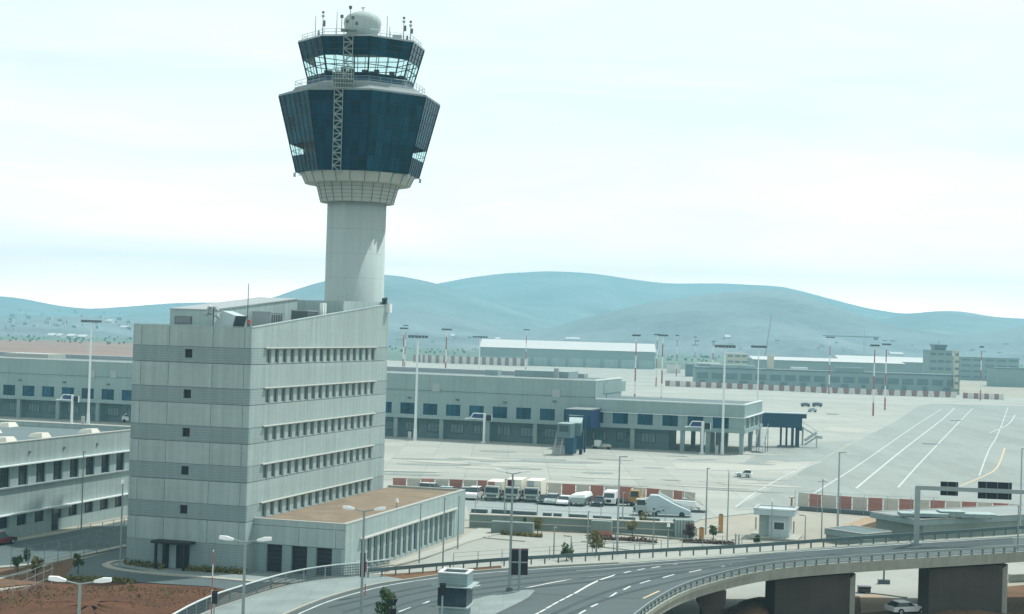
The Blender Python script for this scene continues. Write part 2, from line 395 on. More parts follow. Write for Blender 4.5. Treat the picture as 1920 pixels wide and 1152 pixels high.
sheet('front_drive', px(0, (118, 1085), (150, 1050), (239, 1026), (250, 1060), (300, 1076), (480, 1094), (520, 1092), (460, 1112), (390, 1100), (250, 1092)), m_road2, .022)
kb = MB()
def kerb(mb, uv, wd=.35, h=.13, m=None, z=0., on=G):
    P = dense(smooth_line([on(u, v) for u, v in uv], 2), 1.5)
    for a, b in zip(P, P[1:]): mb.beam(a + Vector((0, 0, z + h / 2)), b + Vector((0, 0, z + h / 2)), wd, h, m or m_kerb)
kerb(kb, [(-100, 1030), (0, 1019), (80, 1006), (153, 993), (240, 975)], 1.0)
kerb(kb, [(-100, 1072), (0, 1065), (86, 1058), (150, 1043), (239, 1024)], .9)
kerb(kb, [(198, 1060), (205, 1066), (240, 1072), (300, 1078), (400, 1085), (490, 1093), (545, 1093)], .9)
kerb(kb, [(198, 1060), (212, 1054), (240, 1052)], .7)
kerb(kb, [(-50, 1100), (10, 1084), (86, 1062)], .4)
kerb(kb, [(735, 1062), (800, 1045), (860, 1022), (905, 1009), (940, 1000), (980, 1003), (1015, 1007)], .6)
kerb(kb, [(905, 1009), (960, 1014), (985, 1016)], .5)
kerb(kb, [(1000, 991), (1100, 996), (1200, 1005), (1290, 1012), (1330, 1016)], .9)
kerb(kb, [(1090, 1016), (1150, 1017), (1230, 1021)], .4)
kerb(kb, [(1100, 1025), (1160, 1030), (1210, 1036)], .35)
struct(kb.build('kerbs'))
sheet('pavement_plaza', px(0, (640, 1098), (700, 1070), (760, 1047), (860, 1012), (905, 985), (960, 990), (935, 1000), (860, 1024), (760, 1056), (735, 1064), (690, 1100)), m_apronl, .03)
sheet('building_forecourt', px(0, (205, 1060), (240, 1050), (480, 1072), (660, 1075), (640, 1100), (490, 1092), (300, 1076)), m_walk, .05)

# ------------------------------------------------------------------ hills
SIL1 = [(-900, 540), (-400, 548), (0, 555), (45, 560), (100, 572), (165, 580), (240, 575), (330, 568), (430, 567), (500, 566), (560, 562), (610, 557), (720, 548), (760, 543), (820, 532), (880, 520), (950, 512), (1030, 508), (1110, 512), (1180, 523), (1250, 532), (1350, 531), (1470, 537), (1530, 553), (1620, 577), (1700, 590), (1740, 584), (1800, 583), (1860, 594), (1920, 598), (2300, 590), (2800, 600)]
SIL2 = [(-900, 600), (0, 596), (200, 600), (420, 606), (700, 585), (760, 575), (830, 590), (900, 606), (960, 622), (1030, 617), (1110, 592), (1200, 571), (1290, 556), (1400, 543), (1470, 541), (1520, 556), (1600, 586), (1680, 612), (1800, 630), (1920, 612), (2300, 620), (2800, 640)]
def silh(sil):
    T = []
    for u, v in sil:
        d = ray(u, v); T.append((d.x / d.y, d.z / d.y))
    def f(a):
        if a <= T[0][0]: return T[0][1]
        for (a0, e0), (a1, e1) in zip(T, T[1:]):
            if a <= a1:
                t = (a - a0) / (a1 - a0); return e0 + (e1 - e0) * t
        return T[-1][1]
    return f
SIL3 = [(-900, 575), (0, 590), (200, 594), (330, 586), (430, 576), (500, 563), (560, 541), (610, 526), (720, 514), (760, 519), (820, 532), (880, 551), (940, 574), (1000, 594), (1060, 610), (1200, 625), (1420, 634), (1560, 620), (1640, 602), (1700, 590), (1740, 584), (1800, 583), (1860, 594), (1920, 606), (2300, 620), (2800, 640)]
s1, s2, s3 = silh(SIL1), silh(SIL2), silh(SIL3)
def avg(f, a): return (f(a - .008) + 2 * f(a) + f(a + .008)) / 4
from mathutils import noise as mn
def hill_z(a, Y):
    X = a * Y
    z = -1.0
    for f, yb, yr, ye in ((s1, 3400, 5400, 6200), (s3, 2500, 4000, 5200), (s2, 1900, 2800, 4000)):
        e = avg(f, a); top = H + e * yr
        if top < 2: continue
        nn = mn.fractal(Vector((X * .004, Y * .0018, yr * .01)), 1., 2.1, 6)
        if Y <= yb: continue
        if Y <= yr:
            t = (Y - yb) / (yr - yb); h = top * t ** 1.35 + nn * 42 * t * (1 - t) * 2
        else:
            t = (Y - yr) / (ye - yr); h = top * max(0, 1 - t * t * 1.4) - t * 12
        z = max(z, h)
    return z
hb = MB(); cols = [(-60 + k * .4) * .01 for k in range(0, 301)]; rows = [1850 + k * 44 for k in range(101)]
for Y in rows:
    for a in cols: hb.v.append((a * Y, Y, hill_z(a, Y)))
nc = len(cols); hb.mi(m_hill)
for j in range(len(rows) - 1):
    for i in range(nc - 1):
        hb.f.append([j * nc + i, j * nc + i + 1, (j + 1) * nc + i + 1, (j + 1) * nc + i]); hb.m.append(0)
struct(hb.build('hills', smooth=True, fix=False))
def on_land(u, v):
    d = ray(u, v)
    Y = 1200.
    while Y < 5200:
        z = H + d.z / d.y * Y
        if z <= max(0, hill_z(d.x / d.y, Y)): return Vector((d.x / d.y * Y, Y, z))
        Y += 12
    return None

# ------------------------------------------------------------------ office block under the tower
YAW = R(16.1); BO = Vector((-26.75, 165.0, 0)); ROT = -YAW
EX = Vector((math.cos(YAW), -math.sin(YAW), 0)); EY = Vector((math.sin(YAW), math.cos(YAW), 0))
def BW(x, y, z=0): return BO + EX * x + EY * y + Vector((0, 0, z))
W_, L_ = 13.6, 40.0
office = thing('office_building', 'pale six storey concrete office block with a sloping roofline below the control tower', 'building', BO, ROT)
LV = [23.15, 18.94, 14.93, 10.95, 6.9]; BH = 1.66
TOPN, TOPF = 25.3, 28.6
wl = MB(); T = .35                                  # skin thickness
# core
wl.side([(-W_ + T, -.2), (-T, -.2), (-T, TOPN - .9), (-W_ + T, TOPN - .9)], T, L_ - T, m_conc)
# front (shaded) skin, band by band, and the right hand skin with the window rows
zs = [TOPN] ; bands = []
prev = TOPN
for z in LV:
    bands.append((z, prev, 'p')); bands.append((z - BH, z, 'r')); prev = z - BH
bands.append((2.85, prev, 'p')); bands.append((-.2, 2.85, 'r'))
NW, WY0, WP, WWD = 16, 3.85, 2.03, 1.08
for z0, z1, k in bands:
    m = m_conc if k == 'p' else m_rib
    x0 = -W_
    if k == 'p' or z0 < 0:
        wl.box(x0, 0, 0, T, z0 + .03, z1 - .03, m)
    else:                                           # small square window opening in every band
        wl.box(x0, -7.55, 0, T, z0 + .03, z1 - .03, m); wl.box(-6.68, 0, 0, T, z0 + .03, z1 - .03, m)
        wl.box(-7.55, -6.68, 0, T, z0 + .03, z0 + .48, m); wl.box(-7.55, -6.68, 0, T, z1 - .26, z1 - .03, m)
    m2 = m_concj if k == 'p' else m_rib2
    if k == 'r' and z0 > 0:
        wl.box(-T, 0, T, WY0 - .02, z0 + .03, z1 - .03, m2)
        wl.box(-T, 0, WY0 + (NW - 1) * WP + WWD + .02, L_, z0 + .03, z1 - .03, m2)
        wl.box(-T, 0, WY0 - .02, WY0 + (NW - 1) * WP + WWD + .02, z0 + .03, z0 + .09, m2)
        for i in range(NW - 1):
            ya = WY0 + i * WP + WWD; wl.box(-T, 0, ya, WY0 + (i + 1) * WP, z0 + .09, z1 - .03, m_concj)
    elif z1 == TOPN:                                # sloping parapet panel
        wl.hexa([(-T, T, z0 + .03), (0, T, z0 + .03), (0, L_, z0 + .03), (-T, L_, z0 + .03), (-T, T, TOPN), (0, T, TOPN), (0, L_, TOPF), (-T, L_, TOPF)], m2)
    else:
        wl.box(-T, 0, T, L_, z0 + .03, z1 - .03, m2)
wl.box(-W_, -W_ + T, T, L_ - T, -.2, TOPN, m_conc)   # hidden sides
wl.hexa([(-W_, L_ - T, -.2), (-T, L_ - T, -.2), (-T, L_, -.2), (-W_, L_, -.2), (-W_, L_ - T, TOPN + 3.2), (-T, L_ - T, TOPN + 3.2), (-T, L_, TOPN + 3.2), (-W_, L_, TOPN + 3.2)], m_conc)
for fr in (.073, .31, .68, .945):                   # vertical panel joints, front
    xx = -W_ * (1 - fr)
    for z0, z1, k in bands:
        if k == 'p': wl.box(xx - .03, xx + .03, -.004, .01, z0 + .05, z1 - .05, m_joint)
for z0, z1, k in bands:                             # shadow-gap strips between bands
    if z1 < TOPN and k == 'r':
        wl.box(-W_ + .01, -.02, .03, T - .01, z1 - .03, z1 + .03, m_joint); wl.box(-T + .01, -.03, T, L_ - .02, z1 - .03, z1 + .03, m_joint)
wl.build('wall', office)
rf = MB(); rf.poly([(-W_ + T, T, TOPN - .85), (-T, T, TOPN - .85), (-T, L_ - T, TOPN - .3), (-W_ + T, L_ - T, TOPN - .3)], m_roofg)
roof = rf.build('roof', office)
cp = MB(); cp.box(-W_ - .03, .03, -.03, T + .05, TOPN + .003, TOPN + .09, m_conc)
cp.hexa([(-T - .05, T + .06, TOPN), (.04, T + .06, TOPN), (.04, L_, TOPF), (-T - .05, L_, TOPF), (-T - .05, T + .06, TOPN + .1), (.04, T + .06, TOPN + .1), (.04, L_, TOPF + .1), (-T - .05, L_, TOPF + .1)], m_conc)
cp.build('coping', office)
ph = MB()
ph.hexa([(-11, 3, TOPN - .9), (-6, 3, TOPN - .9), (-6, 25, TOPN - .9), (-11, 25, TOPN - .9), (-11, 3, 27.0), (-6, 3, 27.0), (-6, 25, 28.75), (-11, 25, 28.75)], m_conc)
ph.hexa([(-11.3, 26, TOPN - .5), (-.5, 26, TOPN - .5), (-.5, 39, TOPN - .5), (-11.3, 39, TOPN - .5), (-11.3, 26, 28.7), (-.5, 26, 28.7), (-.5, 39, 28.9), (-11.3, 39, 28.9)], m_conc)
pho = ph.build('penthouse', office)
tr = MB()
tr.hexa([(-11.1, 2.9, 27.003), (-5.9, 2.9, 27.003), (-5.9, 25.1, 28.753), (-11.1, 25.1, 28.753), (-11.1, 2.9, 27.12), (-5.9, 2.9, 27.12), (-5.9, 25.1, 28.87), (-11.1, 25.1, 28.87)], m_grey)
tr.build('roof_edge', pho)
lo = MB(); lo.box(-10.4, -8.4, 2.93, 3.0, 25.5, 26.3, m_dgrey)
for k in range(6): lo.box(-10.3, -8.5, 2.88, 2.93, 25.56 + k * .12, 25.61 + k * .12, m_grey)
lo.build('louvre', pho)
hat = MB(); hat.side([(-5.6, 24.9), (-3.0, 24.9), (-2.6, 26.5), (-4.2, 27.0)], 1.6, 4.0, m_vblue)
hat.hexa([(-3.0, 1.55, 25.1), (-2.9, 1.55, 25.1), (-2.9, 4.05, 25.1), (-3.0, 4.05, 25.1), (-2.62, 1.55, 26.5), (-2.5, 1.55, 26.5), (-2.5, 4.05, 26.5), (-2.62, 4.05, 26.5)], m_dframe)
hat.build('roof_hatch', office)
un = MB(); un.box(-3.2, -1.2, 17, 20, 25.4, 27.3, m_vred.copy() if False else m_dgrey); un.box(-3.25, -1.15, 16.95, 20.05, 27.3, 27.42, m_grey); un.build('air_unit', office)
un = MB(); un.box(-5.2, -3.0, 11, 14.5, 25.2, 27.0, m_grey); un.box(-5.25, -2.95, 10.95, 14.55, 27.0, 27.1, m_conc)
for k in range(5): un.box(-2.99, -2.95, 11.3 + k * .6, 11.6 + k * .6, 25.5, 26.8, m_dgrey)
un.build('air_unit', office)
aer = MB(); aer.tube((-4.9, 1.0, 25), (-4.9, 1.0, 27.4), .07, m_dgrey)
for a, z in ((-.5, 26.6), (.45, 26.4), (-.3, 27.2), (.35, 27.1)):
    aer.tube((-4.9, 1, z), (-4.9 + a, 1, z), .05, m_dgrey); aer.tube((-4.9 + a, .8, z), (-4.9 + a * 1.5, .8, z + .1), .28, m_grey, n=10)
aer.build('aerial', office)
ro = MB(); ro.tube((-.9, .8, 25.2), (-.9, .8, 29.9), .06, m_dgrey, .035); ro.build('lightning_rod', office)
ro = MB(); ro.tube((-.75, .9, 25.3), (-.75, .9, 25.7), .09, m_dgrey, .09); ro.tube((-.75, .9, 25.7), (-.75, .9, 26.1), .19, m_redl, .13); ro.build('warning_light', office)
cb = MB(); cb.box(-.3, .55, L_ - 1.1, L_ - .3, 27.6, 28.7, m_white); cb.tube((.1, L_ - 1.2, 28.7), (.1, L_ - 1.2, 29.5), .14, m_dgrey); cb.box(-.35, -.05, L_ - 1.6, L_ - 1.15, 27.9, 29.4, m_dframe); cb.build('roof_cabinet', office)
sp = MB()
for y in (20.5, 21.2): sp.box(-1.2, -.8, y, y + .35, 27.0, 28.35, m_white)
sp.build('vent', office)
# windows: frame, pane
wm = MB(); wm.box(-.06, .05, 0, .07, 0, 1.5, m_frame); wm.box(-.06, .05, WWD - .07, WWD, 0, 1.5, m_frame); wm.box(-.06, .05, .07, WWD - .07, 1.43, 1.5, m_frame); wm.box(-.06, .05, .07, WWD - .07, 0, .07, m_frame); wm.box(-.05, .04, WWD * .5 - .03, WWD * .5 + .03, .07, 1.43, m_frame)
pn = MB(); pn.box(-.02, 0, .07, WWD - .07, .07, 1.43, m_paneo)
first = None
for z in LV:
    for i in range(NW):
        lc = (-T + .16, WY0 + i * WP, z - BH + .1)
        if first is None:
            first = wm.build('window', office, loc=lc); pn.build('pane', first)
        else: copy_part(first, office, lc)
fw = MB(); fw.box(-.43, .43, 0, .06, 0, .06, m_dframe); fw.box(-.43, .43, 0, .06, .84, .9, m_dframe); fw.box(-.43, -.37, 0, .06, .06, .84, m_dframe); fw.box(.37, .43, 0, .06, .06, .84, m_dframe)
fp = MB(); fp.box(-.37, .37, .03, .05, .06, .84, m_black)
f0 = None
for z in LV:
    lc = (-7.115, .2, z - BH + .48)
    if f0 is None: f0 = fw.build('window', office, loc=lc); fp.build('pane', f0)
    else: copy_part(f0, office, lc)
cn = MB(); cn.hexa([(0, 0, .02), (.28, 0, -.02), (.28, 32.6, -.02), (0, 32.6, .02), (0, 0, .1), (.28, 0, .05), (.28, 32.6, .05), (0, 32.6, .1)], m_cream)
for i in range(9): cn.box(.003, .24, .2 + i * 4, .26 + i * 4, -.14, -.02, m_cream)
c0 = None
for z in LV:
    lc = (.003, 3.3, z + .02)
    if c0 is None: c0 = cn.build('window_canopy', office, loc=lc)
    else: copy_part(c0, office, lc)
# entrance porch
en = MB(); en.box(-9.9, -5.6, -1.7, -.003, 2.72, 2.95, m_black); en.build('porch_roof', office)
for x in (-9.4, -6.2):
    q = MB(); q.box(x - .12, x + .12, -1.5, -1.26, 0, 2.72, m_black); q.build('porch_column', office)
en = MB(); en.box(-8.9, -8.55, -.9, -.003, 0, 2.7, m_black); en.box(-8.55, -7.75, -.12, -.004, 0, 2.7, m_conc); en.build('porch_screen', office)
en = MB(); en.box(-7.75, -7.67, -.1, -.003, 0, 2.62, m_black); en.box(-6.35, -6.27, -.1, -.003, 0, 2.62, m_black); en.box(-7.67, -6.35, -.1, -.003, 2.54, 2.62, m_black); en.box(-7.05, -6.97, -.1, -.003, 0, 2.54, m_black)
dr = en.build('door', office); q = MB(); q.box(-7.67, -6.35, -.06, -.005, 0, 2.54, m_black); q.build('pane', dr)

# ------------------------------------------------------------------ annex
AX, AY0, AY1, AZ = 10.3, 1.9, 42.0, 5.45
annex = thing('annex_building', 'single storey concrete annex with brown gravel roof and three dark doorways', 'building', BO, ROT)
an = MB()
an.box(.01, AX - .4, AY0 + .5, AY1, -.2, AZ - .35, m_conc)          # core
# front skin with three door openings
DX = [(1.55, 3.3), (4.35, 6.1), (7.1, 8.85)]
an.box(.01, AX - .4, AY0, AY0 + .5, 2.95, AZ, m_conc)
xs = [.01] + [q for d in DX for q in d] + [AX - .4]
for i in range(0, len(xs), 2): an.box(xs[i], xs[i + 1], AY0 + .05, AY0 + .5, -.2, 2.95, m_rib)
an.box(.01, AX - .01, AY0 - .004, AY0 + .01, AZ - .62, AZ - .56, m_joint); an.box(.01, AX - .01, AY0 - .004, AY0 + .01, 2.92, 2.98, m_joint)
an.box(5.1, 5.16, AY0 - .004, AY0 + .01, 3.0, AZ - .65, m_joint); an.box(9.2, 9.26, AY0 - .004, AY0 + .01, 3.0, AZ - .65, m_joint)
# right skin: upper panel, pier row
an.box(AX - .4, AX, AY0, AY1, 3.45, AZ, m_concj); an.box(AX - .4, AX, AY0, 6.4, -.2, 3.45, m_conc); an.box(AX - .4, AX, 37.9, AY1, -.2, 3.45, m_conc)
ANW, APi = 17, 1.84
for i in range(ANW):
    y = 6.4 + i * APi; an.box(AX - .4, AX, y + 1.15, min(y + APi, 37.9), -.2, 3.45, m_conc)
    an.box(AX - .4, AX - .05, y, y + 1.15, -.2, .25, m_conc)
an.build('wall', annex)
gr = MB(); gr.box(.02, AX - .45, AY0 + .45, AY1 - .4, AZ - .34, AZ - .16, m_gravel); gr.build('roof', annex)
cp = MB(); cp.box(.02, AX + .03, AY0 - .03, AY0 + .42, AZ + .003, AZ + .1, m_cream); cp.box(AX - .42, AX + .03, AY0 + .42, AY1 + .03, AZ + .003, AZ + .1, m_cream); cp.box(.02, AX - .42, AY1 - .4, AY1 + .03, AZ - .3, AZ + .1, m_cream)
cp.build('coping', annex)
for a, b in DX:
    q = MB(); q.box(a, b, AY0 + .42, AY0 + .49, -.1, 2.93, m_black)
    for k in range(6): q.box(a + .02, b - .02, AY0 + .39, AY0 + .42, .1 + k * .47, .14 + k * .47, m_dframe)
    q.build('roller_door', annex)
wm = MB(); wm.box(-.05, .05, 0, .08, 0, 3.15, m_frame); wm.box(-.05, .05, 1.07, 1.15, 0, 3.15, m_frame); wm.box(-.05, .05, .08, 1.07, 3.07, 3.15, m_frame); wm.box(-.05, .05, .08, 1.07, 1.5, 1.58, m_frame); wm.box(-.05, .05, .08, 1.07, 0, .08, m_frame)
pn = MB(); pn.box(-.02, 0, .08, 1.07, .08, 3.07, m_pane); a0 = None
for i in range(ANW):
    lc = (AX - .3, 6.4 + i * APi, .28)
    if i == 9: continue
    if a0 is None: a0 = wm.build('window', annex, loc=lc); pn.build('pane', a0)
    else: copy_part(a0, annex, lc)
q = MB(); y = 6.4 + 9 * APi; q.box(AX - .34, AX - .26, y, y + 1.15, .05, 2.4, m_signbl); q.box(AX - .33, AX - .27, y, y + 1.15, 2.4, 3.4, m_pane); q.build('door', annex)
cn = MB(); cn.hexa([(AX, 5.9, 3.5), (AX + .4, 5.9, 3.45), (AX + .4, 38.4, 3.45), (AX, 38.4, 3.5), (AX, 5.9, 3.64), (AX + .4, 5.9, 3.56), (AX + .4, 38.4, 3.56), (AX, 38.4, 3.64)], m_cream); cn.build('window_canopy', annex)

# ------------------------------------------------------------------ control tower
TD = 212.; tb = AT(672, 300, TD); TX = Vector((tb.x, tb.y, 0))
fa = math.atan2(-TX.x, TX.y)                        # root turned so local -y faces the camera
tower = thing('control_tower', 'airport control tower with round concrete shaft, two dark glazed cabs and a pale radome', 'tower', TX, fa)
def tz(v): return AT(672 - (v - 300) * .03, v, TD).z
PXM = F / TD
def ring(r, z, n=48, a0=0., rot=0.): return [(r * math.sin(a0 + 2 * math.pi * k / n), -r * math.cos(a0 + 2 * math.pi * k / n), z) for k in range(n)]
OA = R(7)
def octo(r, z): return ring(r, z, 8, OA)
zc0, zc1, zc2 = tz(382), tz(348), tz(330)
mb = MB(); mb.loft([ring(3.9, -.2), ring(3.9, zc0)], m_shaft); mb.build('shaft', tower, smooth=False)
for p in tower.children[0].data.polygons: p.use_smooth = len(p.vertices) == 4
mb = MB(); mb.loft([ring(4.85, zc0, 24, OA), ring(5.5, zc1, 24, OA)], m_tile); mb.loft([ring(6.95, zc1 + .003, 24, OA), ring(7.55, zc2, 24, OA)], m_tile)
for k in range(24):
    for r0, r1, z0, z1 in ((4.85, 5.5, zc0, zc1), (6.95, 7.55, zc1, zc2)):
        a = OA + 2 * math.pi * k / 24
        mb.beam((r0 * math.sin(a), -r0 * math.cos(a), z0), (r1 * math.sin(a), -r1 * math.cos(a), z1), .1, .1, m_joint)
    for j in range(1, 5):
        z = zc0 + (zc1 - zc0) * j / 5; r = 4.85 + .65 * j / 5 + .005
        a, b = [OA + 2 * math.pi * (k + q) / 24 for q in (0, 1)]
        mb.beam((r * math.sin(a), -r * math.cos(a), z), (r * math.sin(b), -r * math.cos(b), z), .05, .05, m_joint)
mb.build('collar', tower)
# lower cab
zl0, zl1 = tz(330), tz(190); rl0, rl1 = 8.15, 10.7
def rl(z): return rl0 + (rl1 - rl0) * (z - zl0) / (zl1 - zl0)
s0, s1_ = zl0 + 2.2, zl0 + 3.7
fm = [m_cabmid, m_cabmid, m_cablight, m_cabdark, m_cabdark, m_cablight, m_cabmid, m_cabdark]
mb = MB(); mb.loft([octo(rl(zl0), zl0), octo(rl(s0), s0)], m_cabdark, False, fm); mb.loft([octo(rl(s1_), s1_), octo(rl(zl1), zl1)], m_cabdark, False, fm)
mb.poly(octo(rl0, zl0)[::-1], m_dgrey)
lc_ = mb.build('lower_cab', tower)
mb = MB()
for k in range(8):
    a, b = OA + k * math.pi / 4, OA + (k + 1) * math.pi / 4
    def PT(t, z, off=0.02):
        r = rl(z) + off; return Vector((r * math.sin(a), -r * math.cos(a), z)).lerp(Vector((r * math.sin(b), -r * math.cos(b), z)), t)
    for j in range(0, 7):
        mb.beam(PT(j / 6, zl0), PT(j / 6, zl1), .16 if j in (0, 6) else .06, .1, m_cframe)
    for z in [zl0 + (zl1 - zl0) * q / 7 for q in range(1, 7)]: mb.beam(PT(0, z, .025), PT(1, z, .025), .05, .05, m_cframe)
mb.build('mullions', lc_)
mb = MB(); mb.loft([octo(rl(s0) - .01, s0), octo(rl(s1_) - .01, s1_)], m_clear, False, [m_cabmid, m_clear, m_clear, m_clear, m_clear, m_clear, m_clear, m_cabdark]); mb.build('window_strip', lc_)
mb = MB(); mb.loft([octo(7.2, zl0), octo(7.2, zl1 - .1)], m_black); mb.build('core', lc_)
mb = MB(); mb.loft([octo(10.75, zl1), octo(10.75, zl1 + .22), octo(8.95, zl1 + .85), octo(8.6, zl1 + 1.3)], m_skirt); mb.build('cab_roof', lc_)
# upper cab
zu0, zu1 = tz(158), tz(88); ru0, ru1 = 6.95, 8.35
def ru(z): return ru0 + (ru1 - ru0) * (z - zu0) / (zu1 - zu0)
mb = MB(); mb.loft([octo(7.15, zl1 + 1.3), octo(7.15, zu0)], m_navy); mb.loft([octo(7.3, zl1 + 1.3), octo(7.3, zl1 + 1.7)], m_grey); base_o = mb.build('cab_plinth', tower)
za, zb = zu0 + .45, zu0 + 2.7
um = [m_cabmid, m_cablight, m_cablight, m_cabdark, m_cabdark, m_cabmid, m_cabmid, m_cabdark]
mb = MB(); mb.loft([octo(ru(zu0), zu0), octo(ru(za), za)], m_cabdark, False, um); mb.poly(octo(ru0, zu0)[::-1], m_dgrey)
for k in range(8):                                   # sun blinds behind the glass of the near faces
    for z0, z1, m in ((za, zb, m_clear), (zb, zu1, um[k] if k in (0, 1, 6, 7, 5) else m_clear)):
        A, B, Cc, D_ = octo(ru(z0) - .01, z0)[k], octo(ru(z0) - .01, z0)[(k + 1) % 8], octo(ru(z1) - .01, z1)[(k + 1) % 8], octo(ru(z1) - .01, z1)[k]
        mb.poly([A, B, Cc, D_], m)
uc = mb.build('upper_cab', tower)
mb = MB()
for k in range(8):
    a, b = OA + k * math.pi / 4, OA + (k + 1) * math.pi / 4
    def PT(t, z, off=0.02):
        r = ru(z) + off; return Vector((r * math.sin(a), -r * math.cos(a), z)).lerp(Vector((r * math.sin(b), -r * math.cos(b), z)), t)
    for j in range(0, 5): mb.beam(PT(j / 4, zu0), PT(j / 4, zu1), .2 if j in (0, 4) else .09, .12, m_cframe)
    for z in (za, zb, za + 1.1, zb + .75, zb + 1.5): mb.beam(PT(0, z, .025), PT(1, z, .025), .1, .09, m_cframe)
mb.build('mullions', uc)
mb = MB(); mb.loft([octo(5.6, zu0 + .02), octo(5.8, za + .3), octo(5.2, za + .33)], m_black)
rnd = random.Random(3)
for k in range(26):
    a = rnd.uniform(0, 6.28); r = rnd.uniform(4.2, 5.4); x, y = r * math.sin(a), -r * math.cos(a); mb.box(x - .35, x + .35, y - .3, y + .3, za + .3, za + rnd.uniform(.5, .95), m_black)
mb.build('consoles', uc)
mb = MB(); mb.loft([octo(ru(zu1) - .3, zu1 - .12), octo(ru(zu1) - .25, zu1 - .02)], m_black); mb.build('ceiling', uc)
mb = MB(); mb.loft([octo(ru1 + .1, zu1), octo(ru1 + .1, zu1 + .22), octo(7.6, zu1 + .35)], m_grey); rt = mb.build('cab_roof', uc)
zr0 = zu1 + .35
def rail(name, r, z, h, parent, n=32, m=m_rail):
    q = MB(); P = []
    for k in range(n):
        o8 = octo(r, 0); t = k / n * 8; i = int(t); p = Vector(o8[i]).lerp(Vector(o8[(i + 1) % 8]), t - i); P.append(p)
    for k in range(n):
        a, b = P[k], P[(k + 1) % n]; q.tube(a + Vector((0, 0, z)), a + Vector((0, 0, z + h)), .026, m, n=5)
        for f in (.5, 1.): q.tube(a + Vector((0, 0, z + h * f)), b + Vector((0, 0, z + h * f)), .028, m, n=5)
    return q.build(name, parent)
rail('railing', 7.95, zr0 - .1, .75, tower); rail('railing', 8.65, zl1 + 1.25, .85, tower)
# radome
zd = zr0; mb = MB(); mb.tube((0, 0, zd), (0, 0, zd + 1.0), 1.75, m_navy, n=16); mb.tube((0, 0, zd), (0, 0, zd + .3), 2.5, m_grey, n=16); mb.build('radome_base', tower)
RC = zd + 2.25
prof = [(1.55, zd + .95), (1.95, zd + 1.2), (2.35, zd + 1.9), (2.5, zd + 2.7), (2.42, zd + 3.25), (2.0, zd + 3.75), (1.2, zd + 4.12), (.5, zd + 4.25), (.06, zd + 4.28)]
mb = MB(); mb.loft([ring(r, z, 24) for r, z in prof], m_shaft); ra = mb.build('radome', tower, smooth=True)
mb = MB(); mb.tube((0, 0, zd + 4.25), (0, 0, zd + 4.8), .05, m_dgrey); mb.tube((-.25, 0, zd + 4.8), (.25, 0, zd + 4.85), .06, m_dgrey); mb.build('finial', ra)
for k in range(3):
    a = R(-12 + 45 * k)
# lattice ladders on the faces of the cabs
def lattice(q, P0, P1, w, d, step, m):
    P0, P1 = Vector(P0), Vector(P1); ax = (P1 - P0); n = max(2, int(ax.length / step)); out = Vector((0, -d, 0)); sd_ = Vector((w / 2, 0, 0))
    for s in (-1, 1):
        for o_ in (Vector(), out): q.beam(P0 + sd_ * s + o_, P1 + sd_ * s + o_, .09, .09, m)
    for k in range(n + 1):
        p = P0 + ax * k / n
        q.beam(p - sd_, p + sd_, .07, .07, m); q.beam(p - sd_ + out, p + sd_ + out, .07, .07, m)
        for s in (-1, 1): q.beam(p + sd_ * s, p + sd_ * s + out, .06, .06, m)
        if k < n:
            p2 = P0 + ax * (k + 1) / n; s = 1 if k % 2 else -1
            q.beam(p - sd_ * s + out, p2 + sd_ * s + out, .06, .06, m); q.beam(p - sd_ * s, p2 + sd_ * s, .06, .06, m)
def facet(x, r):                                    # y of the facet facing the camera at local x
    a, b = OA - math.pi / 4, OA; p, q = Vector((r * math.sin(a), -r * math.cos(a))), Vector((r * math.sin(b), -r * math.cos(b)))
    t = (x - p.x) / (q.x - p.x); return p.y + (q.y - p.y) * t
m_lat = M('lattice_steel', (.24, .31, .29), .5, .08, .5, metal=.2)
q = MB(); x = -2.75; lattice(q, (x, facet(x, rl0) - .15, zl0 - .3), (x, facet(x, rl1) - .35, zl1 + .1), 1.05, .75, .8, m_lat); q.build('ladder_tower', tower)
q = MB(); y = facet(-2.0, rl1) - 1.1; q.box(-3.5, -.9, y, y + 3.2, zl1 + 1.2, zl1 + 1.32, m_lat)
for k in range(9): q.beam((-3.5 + k * .325, y, zl1 + .1), (-3.5 + k * .325, y, zl1 + 2.6), .07, .07, m_lat)
for z in (zl1 + .1, zl1 + .7, zl1 + 1.9, zl1 + 2.55): q.beam((-3.5, y, z), (-.9, y, z), .1, .1, m_lat)
q.build('ladder_platform', tower)
q = MB(); x = -1.75; lattice(q, (x, facet(x, ru0) - .2, zu0 - .6), (x, facet(x, ru1) - .35, zu1 + .7), 1.15, .75, .8, m_lat)
yy = facet(x, ru1) - .5; q.box(x - 1.0, x + 1.1, yy - .6, yy + 1.3, zu1 + .62, zu1 + .74, m_lat)
for dx, h in ((-.9, 1.7), (-.2, 1.1), (.15, 2.9), (.5, 1.6), (1.0, .9)):
    q.beam((x + dx, yy, zu1 + .7), (x + dx, yy, zu1 + .7 + h), .1, .1, m_lat); q.box(x + dx - .2, x + dx + .2, yy - .2, yy + .2, zu1 + .5 + h, zu1 + .85 + h, m_dgrey)
q.build('ladder_tower', tower)
def topx(u): return (u - 680) / PXM
